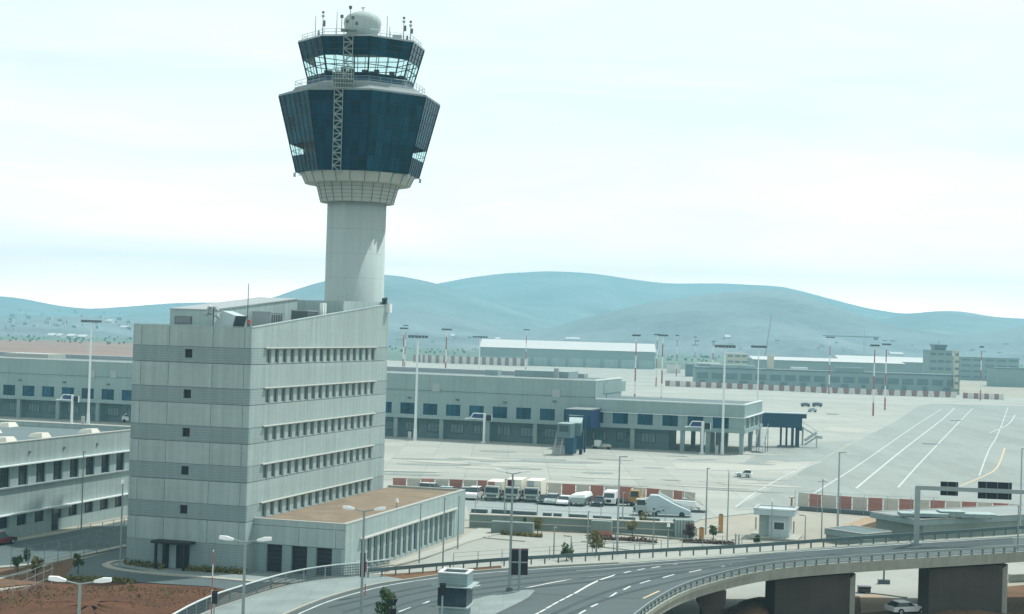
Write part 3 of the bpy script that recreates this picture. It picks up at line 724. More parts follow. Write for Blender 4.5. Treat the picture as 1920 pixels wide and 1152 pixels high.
for u, h, kind in ((593.6, 2.9, 0), (607.3, 3.1, 1), (633, 3.2, 0), (725, 3.0, 0), (730, 1.6, 0), (756, 2.9, 1), (769, 2.6, 1), (600, .9, 2), (763, .8, 2), (744, .6, 3)):
    x = topx(u); y = -math.sqrt(max(.2, 7.5 ** 2 - x * x)) * .72
    q = MB(); q.tube((x, y, zr0 - .1), (x, y, zr0 + h), .05 if kind != 1 else .075, m_dgrey, .03, 6)
    if kind == 1:
        q.tube((x, y, zr0 + h), (x, y, zr0 + h + .25), .16, m_dgrey); q.tube((x, y, zr0 + h - .5), (x, y, zr0 + h - .25), .2, m_grey); q.tube((x + .2, y, zr0 + h * .45), (x + .2, y, zr0 + h * .7), .14, m_dgrey)
    if kind == 2: q.tube((x, y, zr0), (x, y, zr0 + h), .18, m_dgrey, .1)
    if kind == 3: q.box(x - .6, x + .6, y - .5, y + .5, zr0 - .1, zr0 + h, m_grey)
    q.build('antenna', tower)
q = MB()
for k in range(8):
    for s in (.3, .7):
        o8 = octo(rl0 + .3, 0); p = Vector(o8[k]).lerp(Vector(o8[(k + 1) % 8]), s); q.beam((p.x * .9, p.y * .9, zl0 - .12), (p.x, p.y, zl0 - .12), .1, .1, m_grey)
for k in (2, 6, 5, 1):
    p = Vector(octo(rl0 + .2, zl0)[k]); q.box(p.x - .15, p.x + .15, p.y - .15, p.y + .15, zl0 - .55, zl0 - .02, m_grey)
q.build('floodlights', tower)

# ------------------------------------------------------------------ low office building at the left
left = thing('low_office_building', 'low two storey concrete building with wide windows and white canopies at the left edge', 'building', BO, ROT)
LX, LY0, LY1, LZ = -35.0, -34.0, 43.5, 11.1
mb = MB(); mb.box(-85, LX - .4, LY0, LY1, -.2, LZ - .7, m_conc)
sk = lambda y0, y1, z0, z1, m: mb.box(LX - .4, LX, y0, y1, z0, z1, m)
sk(LY0, LY1, 8.4, LZ, m_concj); sk(LY0, LY1, 2.75, 6.0, m_concj); sk(LY0, LY1, -.2, 1.3, m_conc)
LP, LW2, LK = 3.7, 2.05, [k for k in range(-11, 10)]
ys = [8.8 + LP * k for k in LK]
for z0, z1 in ((6.0, 8.4), (1.3, 2.75)):
    sk(LY0, ys[0], z0, z1, m_conc); sk(ys[-1] + LW2, LY1, z0, z1, m_conc)
    for a, b in zip(ys, ys[1:]): sk(a + LW2, b, z0, z1, m_conc)
mb.box(-85, LX - .4, LY1 - .4, LY1, LZ - .7, LZ, m_conc); mb.build('wall', left)
mb = MB(); mb.box(-84.9, LX - .42, LY0, LY1 - .42, LZ - .69, LZ - .55, m_roofg); mb.build('roof', left)
mb = MB(); mb.box(LX - .45, LX + .04, LY0, LY1 + .04, LZ + .003, LZ + .12, m_cream); mb.box(-85, LX - .45, LY1 - .45, LY1 + .04, LZ + .003, LZ + .12, m_cream); mb.build('coping', left)
for z in (8.42, 2.77):
    mb = MB(); mb.box(LX + .003, LX + .5, ys[0] - .5, LY1 - .3, z, z + .14, m_white); mb.build('window_canopy', left)
mb = MB(); mb.box(LX + .003, LX + .25, ys[0] - .5, LY1 - .3, 5.86, 5.98, m_grey); mb.build('window_sill', left)
for z0, z1 in ((6.0, 8.4), (1.3, 2.75)):
    h = z1 - z0; fr = MB()
    fr.box(-.05, .05, 0, .08, 0, h, m_dframe); fr.box(-.05, .05, LW2 - .08, LW2, 0, h, m_dframe)
    for t in (.34, .67): fr.box(-.04, .04, LW2 * t - .03, LW2 * t + .03, 0, h, m_dframe)
    fr.box(-.05, .05, .08, LW2 - .08, h * .62, h * .62 + .06, m_dframe)
    pn = MB(); pn.box(-.02, 0, .08, LW2 - .08, 0, h, m_pane); w0 = None
    for k, y in zip(LK, ys):
        if k < -3: continue
        if w0 is None: w0 = fr.build('window', left, loc=(LX - .28, y, z0)); pn.build('pane', w0)
        else: copy_part(w0, left, (LX - .28, y, z0))
q = MB(); q.box(LX + .003, LX + .08, 20.0, 21.2, 0, 2.4, m_navyg); q.box(LX + .003, LX + .1, 19.9, 20.0, 0, 2.5, m_dframe); q.build('door', left)
q = MB(); q.box(LX + .51, LX + 1.3, 19.0, 22.2, 2.7, 2.85, m_grey); q.build('door_canopy', left)
for u, v, s in ((12, 800, 1.2), (74, 820, 1.1), (167, 812, 1.1), (7, 828, 1.2), (-20, 812, 1.2)):
    p = G(u, v, LZ - .55); d = p - BO; x, y = d.dot(EX), d.dot(EY)
    q = MB(); q.hexa([(x - s, y - s, LZ - .6), (x + s, y - s, LZ - .6), (x + s, y + s, LZ - .6), (x - s, y + s, LZ - .6), (x - s * .7, y - s * .7, LZ - .05), (x + s * .7, y - s * .7, LZ + .05), (x + s * .7, y + s * .7, LZ + .05), (x - s * .7, y + s * .7, LZ - .05)], m_vcream); q.build('skylight', left)
for u, v in ((55, 848), (120, 840), (182, 833)):
    q = MB(); dd = ray(u, v); n = EX; t = (LX + .0 - (Vector((0, 0, H)) - BO).dot(EX)) / dd.dot(EX); P = Vector((0, 0, H)) + dd * t - BO
    y = P.dot(EY); q.box(LX + .003, LX + .12, y - .15, y + .15, P.z - .12, P.z + .12, m_dgrey); q.build('wall_light', left)

# ------------------------------------------------------------------ terminal pier
TY = R(17.0); TO = G(1394, 853); TEX = Vector((math.cos(TY), -math.sin(TY), 0)); TEY = Vector((math.sin(TY), math.cos(TY), 0))
term = thing('terminal_building', 'long grey terminal pier with raised upper storey and blue windows across the apron', 'terminal', TO, -TY)
def TL(u, v, yl=0.):                                 # local x, z on the plane y=yl of the terminal
    d = ray(u, v); o = Vector((0, 0, H)) - TO; t = (yl - o.dot(TEY)) / d.dot(TEY); P = o + d * t
    return P.dot(TEX), P.z + TO.z
TW = 27.0; XB = TL(1116, 740)[0]; XL = -250.; Z1, Z2, Z3, Z4, Z5 = 4.9, 5.5, 8.1, 10.75, 14.75
XO = TL(1250, 830)[0]
mb = MB()
mb.box(XL, -.4, .6, TW, Z1 - .3, Z4 - .4, m_term)                        # upper floor core
mb.box(XL, XO, 2.2, 11, -.1, Z1 - .3, m_under)                        # ground floor, set back, recess shade in its dark colour
mb.box(XL, 0, 0, .6, Z3, Z4, m_term); mb.box(-.4, 0, .6, TW, Z3, Z4, m_term)
mb.box(XL, .25, -.25, .6, Z1 - .3, Z2, m_term); mb.box(-.4, .25, .6, TW, Z1 - .3, Z2, m_term)
mb.box(XL, XB, .15, 26, Z4 - .4, Z5, m_term)                          # raised storey
mb.box(XL, XB - .01, .09, .15, Z4 + .3, Z4 + .42, m_joint)
TP, TWW = 5.65, 3.5; x0w = TL(1195, 790)[0]
xs = []
x = x0w
while x > XL + 5: x -= TP
x += TP
while x < -4: xs.append(x); x += TP
mb.box(XL, xs[0], 0, .6, Z2, Z3, m_term)
for a, b in zip(xs, xs[1:] + [-TWW * .0 + 3.0]): mb.box(a + TWW, min(b, 0), 0, .6, Z2, Z3, m_term)
for k in range(4): mb.box(-.4, 0, .6 + k * 6.6, .6 + k * 6.6 + 2.2, Z2, Z3, m_term)
mb.build('wall', term)
mb = MB(); mb.box(XL, XB - .5, .6, 25.5, Z5 - .1, Z5 + .04, m_roofg); mb.box(XB, -.5, .7, TW - .5, Z4 - .39, Z4 - .12, m_roofg); mb.build('roof', term)
mb = MB(); mb.box(XL, XB + .05, .1, .55, Z5 + .045, Z5 + .36, m_white); mb.box(XB - .4, XB + .05, .55, 26, Z5 + .045, Z5 + .36, m_white)
mb.box(XB + .1, .05, -.05, .65, Z4 + .003, Z4 + .24, m_white); mb.box(-.45, .05, .65, TW, Z4 + .003, Z4 + .24, m_white); mb.build('coping', term)
for x0, x1, y0, y1, h, m in ((XL, XB - 8, 21, 24.5, 1.0, m_grey), (XB - 22, XB - 9, 10, 19, 1.6, m_term), (XB - 28, XB - 25, 6, 9, 1.5, m_term), (XB - 12, XB - 11, 8, 9, 2.4, m_grey), (TL(15, 665)[0] - 4, TL(15, 665)[0] + 9, 4, 12, 1.3, m_cream)):
    mb = MB(); mb.box(x0, x1, y0, y1, Z5 + .05, Z5 + h, m); mb.build('roof_plant', term)
mb = MB(); mb.box(XB, .25, -.6, -.26, Z3 - .15, Z3 - .02, m_white); mb.box(.003, .5, .0, TW, Z3 - .1, Z3 + .06, m_white); mb.build('eaves', term)
q = MB(); q.box(XB + .003, XB + .1, 8, 30, Z4 + 1, Z5 - .6, m_term); q.box(XB + .003, XB + .06, 10.4, 11.0, Z4, Z5 - .2, m_dgrey); q.build('plant_panel', term)
fr = MB(); fr.box(0, .1, -.06, .06, 0, 2.6, m_dframe); fr.box(TWW - .1, TWW, -.06, .06, 0, 2.6, m_dframe)
for t in (.36, .66): fr.box(TWW * t - .04, TWW * t + .04, -.05, .05, 0, 2.6, m_dframe)
pn = MB(); pn.box(.1, TWW - .1, .0, .04, 0, 2.6, m_paneb); w0 = None
for x in xs[-42:]:
    if w0 is None: w0 = fr.build('window', term, loc=(x, .35, Z2)); pn.build('pane', w0)
    else: copy_part(w0, term, (x, .35, Z2))
fr = MB(); fr.box(0, 3.3, -.05, .04, 0, .1, m_dframe); fr.box(0, 3.3, -.05, .04, 2.1, 2.2, m_dframe)
for k in range(5): fr.box(k * .8, k * .8 + .1, -.05, .04, .1, 2.1, m_dframe)
pn = MB(); pn.box(.1, 3.2, .0, .03, .1, 2.1, m_pane_refl); w0 = None
for x in xs[-42:]:
    if x + 4 > XO: continue
    if w0 is None: w0 = fr.build('lower_window', term, loc=(x + .5, 2.1, 1.4)); pn.build('pane', w0)
    else: copy_part(w0, term, (x + .5, 2.1, 1.4))
cm = MB(); cm.box(-.45, .45, -.45, .45, -.05, Z1 - .3, m_term); c0 = None
for i, x in enumerate(xs[-42:]):
    for y in ((.5,) if x < XO else (.5, TW * .5, TW - 1.5)):
        if x < XO and i % 2: continue
        lc = (x - 1.1, y, 0)
        if c0 is None: c0 = cm.build('column', term, loc=lc)
        else: copy_part(c0, term, lc)
for lc in ((-.6, .6, 0), (-.6, TW * .5, 0), (-.6, TW - .8, 0), (-7, TW * .35, 0), (-8.5, TW * .35, 0)): copy_part(c0, term, lc)
for k in range(4):
    q = MB(); q.box(-.3, -.22, 2.81 + k * 6.6, 7.19 + k * 6.6, Z2, Z3, m_paneb)
    for j in range(5): q.box(-.22, -.1, 2.85 + k * 6.6 + j * 1.05, 2.95 + k * 6.6 + j * 1.05, Z2, Z3, m_frame)
    q.build('end_window', term)
for u, v in ((818, 727), (1043, 738), (173, 701), (213, 702)):
    x, z = TL(u, v, .1); q = MB(); q.box(x - .9, x + .9, .02, .149, z - .9, z + .9, m_grey); q.build('wall_vent', term)
for u, v in ((768, 746), (858, 750), (947, 755), (1040, 753), (38, 713), (121, 717), (203, 721)):
    x, z = TL(u, v); q = MB(); q.box(x - .4, x + .4, -.3, -.003, z - .18, z + .18, m_dgrey); q.build('wall_light', term)
# steel stair and pipes at the near corner of the pier
sta = thing('steel_stair', 'grey steel escape stair against the end wall of the terminal pier', 'stair', TO + TEX * 2.2 + TEY * 12, -TY)
q = MB()
for k in range(14): q.box(-1.0, 1.0, -5 + k * .55, -4.5 + k * .55, k * .38, k * .38 + .06, m_grey)
q.build('treads', sta)
q = MB()
for s in (-1, 1):
    q.beam((s, -5, 0), (s, 2.7, 5.3), .12, .25, m_grey); q.beam((s, -5, 1), (s, 2.7, 6.3), .06, .06, m_grey); q.beam((s, 2.7, 0), (s, 2.7, 6.3), .14, .14, m_dgrey); q.beam((s, -1, 0), (s, -1, 3.6), .12, .12, m_dgrey)
    for k in range(7): q.beam((s, -5 + k * 1.28, k * .88), (s, -5 + k * 1.28, k * .88 + 1), .05, .05, m_grey)
q.build('frame', sta)

# ------------------------------------------------------------------ boarding bridges
j1 = thing('boarding_bridge', 'boarding bridge with navy rotunda and pale tunnel reaching from the terminal front onto the apron', 'jet bridge', TO, -TY)
xa, za_ = TL(1080, 790); xb = TL(1126, 790)[0]
q = MB(); q.box(xa, xb, -9.0, -.3, 4.5, 8.6, m_navy)
for k in range(18): q.box(xb + .002, xb + .06, -8.8 + k * .47, -8.55 + k * .47, 4.6, 8.5, m_signbl)
q.build('rotunda', j1)
q = MB(); q.box(xa - .2, xb + .2, -9.2, -.3, 8.603, 8.75, m_dgrey)
for k in range(4): q.beam((xa, -8.8 + k * 2.4, 8.8), (xb, -8.8 + k * 2.4, 8.8), .2, .15, m_white)
q.beam((xa + .3, -9, 8.85), (xb - .3, -.6, 8.85), .15, .12, m_white); q.beam((xb - .3, -9, 8.85), (xa + .3, -.6, 8.85), .15, .12, m_white); q.build('rotunda_roof', j1)
cp_ = G(1060, 853); d = cp_ - TO; cx, cy = d.dot(TEX), d.dot(TEY)
q = MB(); A = Vector((xa + 2.4, -9.0, 0)); B = Vector((cx + .9, cy + 3, 0)); dn = (B - A).normalized(); sn = Vector((-dn.y, dn.x, 0)) * 1.5
def tun(z0a, z1a, z0b, z1b, w, m): q.hexa([A - sn * w + Vector((0, 0, z0a)), A + sn * w + Vector((0, 0, z0a)), B + sn * w + Vector((0, 0, z0b)), B - sn * w + Vector((0, 0, z0b)), A - sn * w + Vector((0, 0, z1a)), A + sn * w + Vector((0, 0, z1a)), B + sn * w + Vector((0, 0, z1b)), B - sn * w + Vector((0, 0, z1b))], m)
tun(4.7, 7.3, 3.8, 6.4, 1, m_under); tun(7.3, 7.5, 6.4, 6.6, 1.06, m_conc); tun(4.4, 4.7, 3.5, 3.8, .9, m_navy); q.build('tunnel', j1)
q = MB(); q.box(cx - 1.5, cx + 1.4, cy - 1.6, cy + 2.4, 3.6, 6.5, m_under); q.box(cx - 1.55, cx + 1.45, cy - 1.65, cy + 2.45, 6.503, 6.62, m_conc)
q.box(cx - 1.6, cx - 1.505, cy - 1.0, cy + 2.0, 3.7, 6.4, m_black); q.box(cx - 1.0, cx + .9, cy - 1.66, cy - 1.602, 4.9, 6.2, m_pane); q.build('cab', j1)
q = MB(); q.box(cx - .2, cx + 2.6, cy + 2.5, cy + 2.8, 6.9, 8.3, m_dframe) if False else None
for s in (cx - .5, cx + 3.2): q.beam((s, cy + 3.5, .4), (s, cy + 3.5, 8.0), .35, .35, m_navy)
q.beam((cx - .6, cy + 3.5, 7.9), (cx + 3.3, cy + 3.5, 7.9), .4, .35, m_navy); q.build('lift_column', j1)
for s in (.3, 2.4):
    q = MB(); q.tube((cx + s - .25, cy + 3.5, .55), (cx + s + .25, cy + 3.5, .55), .55, m_tyre, n=14); q.build('wheel', j1)
q = MB(); q.box(cx + .2, cx + 2.0, cy - 1.2, cy + 1.5, .3, 3.6, m_navy); q.build('service_box', j1)
q = MB()
for k in range(10): q.box(cx - 1.8, cx - .3, cy - 3.0 + k * .25, cy - 2.75 + k * .25, .3 + k * .36, .36 + k * .36, m_cream)
for s in (-1.8, -.3): q.beam((cx + s, cy - 3, .2), (cx + s, cy - .6, 3.7), .1, .2, m_cream); q.beam((cx + s, cy - 3, 1.2), (cx + s, cy - .6, 4.7), .07, .07, m_cream)
q.build('service_stair', j1)
q = MB(); q.box(xa + 1.6, xa + 3.4, -8.2, -6.4, 0, 4.5, m_navy); q.build('pedestal', j1)

p2 = G(1470, 838); j2 = thing('boarding_bridge', 'dark navy boarding bridge on slim legs beyond the right end of the terminal', 'jet bridge', p2, R(-4))
s2_ = F / p2.y; xr = lambda u: (u - 1470) / s2_
q = MB(); q.box(xr(1427), xr(1497), -1.6, 1.6, 4.6, 7.9, m_navy); q.build('tunnel', j2)
q = MB(); q.box(xr(1425), xr(1509), -1.8, 1.8, 7.903, 8.1, m_vblue); q.build('tunnel_roof', j2)
q = MB(); q.box(xr(1497), xr(1501), -1.7, 1.7, 4.0, 7.9, m_navy); q.box(xr(1501), xr(1509), -1.6, 1.6, 6.9, 7.9, m_navy); q.build('cab', j2)
for u, t in ((1463.5, .22), (1474, .22), (1485, .3), (1494, .45)):
    q = MB(); q.box(xr(u) - t, xr(u) + t, -.3, .3, .2, 4.6, m_navy); q.build('leg', j2)
q = MB(); q.box(xr(1458), xr(1498), -.8, .8, 0, .35, m_dgrey); q.build('bogie', j2)
q = MB()
for k in range(12): q.box(xr(1503) + k * .32, xr(1503) + k * .32 + .32, -.7, .7, 4.8 - k * .2, 4.86 - k * .2, m_vsilver)
for y in (-.7, .7):
    q.beam((xr(1503), y, 4.7), (xr(1532), y, 2.6), .1, .3, m_vsilver); q.beam((xr(1503), y, 6.0), (xr(1532), y, 3.8), .08, .08, m_vsilver); q.beam((xr(1532), y, 2.5), (xr(1540), y, 2.5), .1, .6, m_vsilver)
    q.beam((xr(1530), y, 2.6), (xr(1508), y, .6), .1, .3, m_vsilver); q.beam((xr(1530), y, 3.6), (xr(1508), y, 1.6), .08, .5, m_vsilver); q.beam((xr(1530), y, 0), (xr(1530), y, 2.6), .12, .12, m_grey); q.beam((xr(1504), y, .4), (xr(1504), y, 4.8), .25, .25, m_grey)
q.build('service_stair', j2)

# ------------------------------------------------------------------ masts
def post_from(ut, vt, ub, vb, Y=None):
    b = G(ub, vb) if Y is None else Vector((AT(ub, vb, Y).x, Y, 0))
    t = AT(ut, vt, b.y)
    return b, t.z
def head_bar(q, z, w, m, n=6):
    q.beam((-w / 2, 0, z), (w / 2, 0, z), .22, .2, m)
    for k in range(n):
        x = -w / 2 + w * (k + .5) / n; q.box(x - .3, x + .3, -.5, -.1, z - .5, z + .05, m_dgrey); q.box(x - .3, x + .3, .1, .5, z - .5, z + .05, m_dgrey)
def mast(label, ut, vt, ub, vb, kind, Y=None, group=None, hw=3.6, r=.32):
    b, h = post_from(ut, vt, ub, vb, Y)
    t = thing('floodlight_mast', label, 'light mast', b, 0, group)
    m = m_white if kind == 0 else m_stripe
    q = MB(); q.tube((0, 0, 0), (0, 0, h), r, m, r * .55, 10); q.build('pole', t)
    q = MB(); head_bar(q, h, hw, m_grey if kind == 0 else m_dgrey); q.build('lamp_head', t)
    if kind == 0:
        q = MB(); q.tube((0, 0, 0), (0, 0, 2.6), r * 1.35, m, r * 1.1, 10); q.box(-1.6, -.9, -.3, .3, 0, 1.9, m_cream); q.build('base_cabinet', t)
GM = 'floodlight masts on the apron'
mast('white floodlight mast standing in front of the left wing of the terminal', 168, 601, 165, 796, 0, None, GM, 5)
mast('white floodlight mast close to the right side of the office block', 786, 630, 778, 826, 0, None, GM, 4.6)
mast('white floodlight mast beside the right end of the terminal pier', 1360, 648, 1354, 852, 0, None, GM, 4.6)
mast('slim grey floodlight mast behind the end of the terminal pier', 1424, 649, 1420, 760, 0, 425., GM, 4.2, .25)
mast('slim grey floodlight mast just left of the white roofed hangar', 900, 631, 898, 705, 0, 520., GM, 5, .25)
mast('red and white floodlight mast nearest the office block', 757, 615, 755, 700, 1, 600., GM, 3)
mast('red and white floodlight mast standing close behind the one nearest the office block', 760.5, 610, 759, 680, 1, 950., GM, 3)
mast('red and white floodlight mast before the left end of the far barrier row', 837, 617, 835, 705, 1, 560., GM, 3.6)
mast('thin red and white floodlight mast in front of the white roofed hangar', 987, 618, 985, 700, 1, 900., GM, 3.4)
mast('red and white floodlight mast before the right half of the white roofed hangar', 1192, 628, 1190, 745, 1, 560., GM, 2.8)
mast('farther red and white mast at the right corner of the white roofed hangar', 1233, 627, 1230, 725, 1, None, GM, 3)
mast('nearer red and white mast at the right corner of the white roofed hangar', 1243, 628, 1240, 748, 1, 540., GM, 3.4)
mast('thin red and white mast between the white roofed hangar and the low apron building', 1270, 629, 1268, 706, 1, None, GM, 2)
mast('faint thin mast above the left end of the low apron building', 1303, 632, 1302, 704, 1, 1150., GM, 2)
mast('dark topped mast standing over the roof of the low apron building', 1337, 640, 1336, 704, 1, 1100., GM, 2.4, .6)
mast('red and white floodlight mast in front of the long roof hangar', 1557, 632, 1554, 739, 1, None, GM, 4)
mast('nearest red and white floodlight mast left of the taxi lines', 1641, 647, 1637, 780, 1, None, GM, 3)
mast('red and white floodlight mast just right of the nearest striped mast', 1663, 645, 1659, 769, 1, None, GM, 3.2)
mast('red and white mast beside the far barrier near the right edge', 1841, 650, 1838, 751, 1, None, GM, 1.6)
# docking guidance posts
def dock(label, ub, vb, vt, ua):
    b, h = post_from(ub, vt, ub, vb); t = thing('docking_sign', label, 'docking sign', b, -TY, 'docking guidance signs before the terminal')
    s = F / b.y; w = (ub - ua) / s
    q = MB(); q.tube((0, 0, 0), (0, 0, h), .32, m_white, .28); q.tube((0, 0, 0), (0, 0, .25), .7, m_white); q.build('post', t)
    q = MB(); q.beam((0, 0, h - .1), (-w * .75, 0, h - .1), .25, .2, m_white); q.beam((0, 0, h - 1.3), (-w * 1.2, 0, h - 1.3), .25, .2, m_white); q.beam((-w * .75, 0, h - .1), (-w, 0, h - 1.3), .2, .2, m_white); q.beam((-w * 1.2, -.6, h - 1.4), (-w * 1.2, .6, h - 1.4), .5, .15, m_white); q.build('arm', t)
    q = MB(); q.box(-w * .7, -.4, -.12, .12, h - 1.18, h - .28, m_signbl); q.build('display', t)
    q = MB(); q.box(.4, 1.7, -.15, .15, h - 1.7, h - .4, m_black); q.box(.32, .4, -.16, .16, h - 1.8, h - .3, m_white); q.box(1.7, 1.8, -.16, .16, h - 1.8, h - .3, m_white); q.build('board', t)
dock('white docking post with a blue display before the left wing of the terminal', 134, 796, 740, 108)
dock('white docking post with an arm halfway along the right wing of the terminal', 907, 831, 775, 878)
dock('white docking post with an arm near the open end of the terminal', 1316, 851, 790, 1290)

# ------------------------------------------------------------------ barrier fences
def barrier(label, uv, hgt, wd, red, pale, dep=.0, start=0, lean=0.):
    P = [G(u, v) for u, v in uv]; t = thing('blast_fence', label, 'barrier', P[0])
    S_ = stations(P, wd); k = start
    for a, b in zip(S_, S_[1:]):
        a, b = a - P[0], b - P[0]; q = MB(); nn = Vector((b.y - a.y, a.x - b.x, 0)).normalized()
        m = red if k % 2 == 0 else pale; up = Vector((0, 0, hgt)) - nn * lean
        e = (b - a) * .04
        q.hexa([a + e, b - e, b - e + nn * .08, a + e + nn * .08, a + e + up, b - e + up, b - e + up + nn * .08, a + e + up + nn * .08], m)
        c = (a + b) / 2
        for z in (.03, .5, .97): q.beam(a + up * z - nn * .04, b + up * z - nn * .04, .05, .09, m)
        q.beam(c - nn * .04, c + up - nn * .04, .09, .05, m)
        if lean: q.beam(c + up * .9, c - nn * (lean + 1.4), .08, .08, m_grey)
        q.build('panel', t); k += 1
barrier('red and pale panelled barrier behind the row of parked service vehicles', [(735, 925), (800, 926), (930, 930), (1060, 936), (1180, 942), (1260, 948), (1312, 955)], 2.35, 2.2, m_red, m_pale, start=0)
barrier('red and pale panelled barrier behind the flat roofs at the right', [(1496, 951), (1530, 956), (1620, 962), (1720, 966), (1860, 972), (2000, 980)], 2.3, 2.28, m_red, m_pale, start=1)
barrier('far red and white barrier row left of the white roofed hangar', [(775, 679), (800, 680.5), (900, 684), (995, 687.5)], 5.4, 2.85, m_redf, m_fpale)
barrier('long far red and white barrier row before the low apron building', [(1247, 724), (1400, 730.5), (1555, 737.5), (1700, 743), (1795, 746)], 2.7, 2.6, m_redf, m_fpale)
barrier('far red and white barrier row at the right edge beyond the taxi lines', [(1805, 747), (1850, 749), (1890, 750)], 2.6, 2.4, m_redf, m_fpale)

# ------------------------------------------------------------------ far buildings
def facing(u): return -math.atan2((u - 960) / F, 1)
def farbox(name, label, cat, u0, u1, vb, vt, Y, depth, m, roofm=None, gable=0., strips=0, rot=0., group=None):
    a, b = AT(u0, vb, Y), AT(u1, vb, Y); w = b.x - a.x; h = AT((u0 + u1) / 2, vt, Y).z
    t = thing(name, label, cat, (a.x, Y, 0), rot, group)
    q = MB(); q.box(0, w, 0, depth, -.5, h, m); q.build('wall', t)
    q = MB()
    if gable: q.loft([[(-.8, -.8, h + .003), (-.8, depth / 2, h + gable), (-.8, depth + .8, h + .003)], [(w + .8, -.8, h + .003), (w + .8, depth / 2, h + gable), (w + .8, depth + .8, h + .003)]], roofm or m_whiteroof)
    else: q.box(-.3, w + .3, -.3, depth + .3, h + .003, h + .6, roofm or m)
    q.build('roof', t)
    for k in range(strips):
        z = h * (k + .45) / strips; q = MB(); n = max(3, int(w / 7))
        for i in range(n): q.box(w * (i + .12) / n, w * (i + .88) / n, -.15, -.003, z, z + h / strips * .33, m_fwin)
        q.build('window_row', t)
    return t, w, h
t, w_, h_ = farbox('hangar', 'long hangar with a brilliant white roof left of centre beyond the apron', 'hangar', 899, 1226, 688, 655.5, 1150., 60, m_fbl, m_whiteroof, 5.6, 0, R(-3))
for k in range(10): q = MB(); q.box(w_ * (k + .1) / 10, w_ * (k + .9) / 10, -.4, -.003, 0, h_ * .5, m_conc); q.build('hangar_door', t)
farbox('hangar', 'wide grey hangar with a thin white roof edge behind the low apron building', 'hangar', 1412, 1690, 728, 678, 1000., 70, m_fbl, m_whiteroof, 1.6, 0, R(-5))
farbox('hangar', 'second hangar roof sloping down to the right beside the old control tower', 'hangar', 1575, 1745, 730, 678, 1090., 60, m_fbl, m_whiteroof, 3.0, 0, R(-5))
t, w_, h_ = farbox('low_apron_building', 'long low grey apron building behind the far barrier row', 'building', 1303, 1792, 731, 698, 800., 22, m_fbl, m_roofg, 0, 1, R(-3.2))
for i in range(13): q = MB(); q.box(w_ * (i + .2) / 13, w_ * (i + .2) / 13 + random.uniform(2, 5), -.2, -.003, 0, 3.4, m_fwin); q.build('door', t)
for b6, m in (((8, 30, 3, 12, h_ + .6, h_ + 2.2), m_conc), ((36, 39, 2, 6, h_ + .6, h_ + 7.5), m_fcream), ((70, 84, 4, 10, h_ + .6, h_ + 2.6), m_fbl), ((48, 56, 3, 8, h_ + .6, h_ + 2.), m_white)): q = MB(); q.box(*b6, m); q.build('roof_plant', t)
t, w_, h_ = farbox('old_control_tower', 'hazy squat block with an old rooftop control cab at the far right', 'tower', 1741, 1784, 730, 659, 900., 14, m_fbl, m_fbl, 0, 5)
q = MB(); q.loft([[(3.5, 2, h_ + .6), (9.5, 2, h_ + .6), (9.5, 9, h_ + .6), (3.5, 9, h_ + .6)], [(2.8, 1.2, h_ + 3.2), (10.2, 1.2, h_ + 3.2), (10.2, 9.8, h_ + 3.2), (2.8, 9.8, h_ + 3.2)]], m_fwin); q.box(2.5, 10.5, 1, 10, h_ + 3.203, h_ + 3.7, m_dgrey); q.tube((6.5, 5, h_ + 3.7), (6.5, 5, h_ + 6.5), .2, m_grey); q.build('rooftop_cab', t)
farbox('stair_tower', 'narrow cream stair tower at the right end of the low apron building', 'tower', 1789, 1796, 744, 660, 790., 3, m_fcream, m_fcream, 0, 6)
farbox('far_office_block', 'hazy four storey block right of the old control tower', 'building', 1799, 1910, 726, 672, 1100., 20, m_fbl, m_fbl, 0, 4)
farbox('far_shed', 'dark low shed at the right edge beyond the apron', 'building', 1868, 2040, 742, 694, 960., 20, m_fbl, m_roofg, 0, 0)
farbox('site_building', 'small pale kiosk building left of the low apron building', 'building', 1253, 1276, 696, 683, 1050., 10, m_fpale, m_fbl, 0, 0)
farbox('site_building', 'small dark hut left of the low apron building', 'building', 1286, 1300, 706, 684, 980., 6, m_fwin, m_fbl, 0, 0)
farbox('far_building', 'stepped pale building above the left end of the low apron building', 'building', 1310, 1350, 700, 683, 1120., 14, m_fbl, m_fpale, 0, 2)
farbox('far_building', 'cream blocky building just behind the left of the grey hangar', 'building', 1362, 1402, 705, 664, 1180., 14, m_fcream, m_fpale, 0, 3)
# distant cranes
b = Vector((AT(1432, 650, 1150.).x, 1150, 0)); t = thing('mobile_crane', 'leaning crane boom standing against the hills', 'crane', b)
q = MB(); q.tube((0, 0, 1), (5, 0, AT(1441, 590, 1150.).z), .6, m_grey, .35); q.build('boom', t); q = MB(); q.box(-4, 4, -1.5, 1.5, .5, 3, m_grey); q.build('carriage', t)
b = Vector((AT(1620, 650, 1300.).x, 1300, 0)); t = thing('tower_crane', 'pale tower crane with a level jib above the far hangars', 'crane', b); zt = AT(1620, 632, 1300.).z
q = MB(); lattice(q, (0, 0, 0), (0, 0, zt), 1.4, 1.4, 3, m_fcream); q.build('tower', t)
q = MB(); q.beam((-34, 0, zt), (12, 0, zt), .7, .8, m_fbl); q.beam((0, 0, zt), (0, 0, zt + 5), .5, .5, m_fcream); q.beam((0, 0, zt + 5), (-24, 0, zt + .5), .2, .2, m_fcream); q.box(8, 11, -1, 1, zt - 2.5, zt, m_fbl); q.build('jib', t)
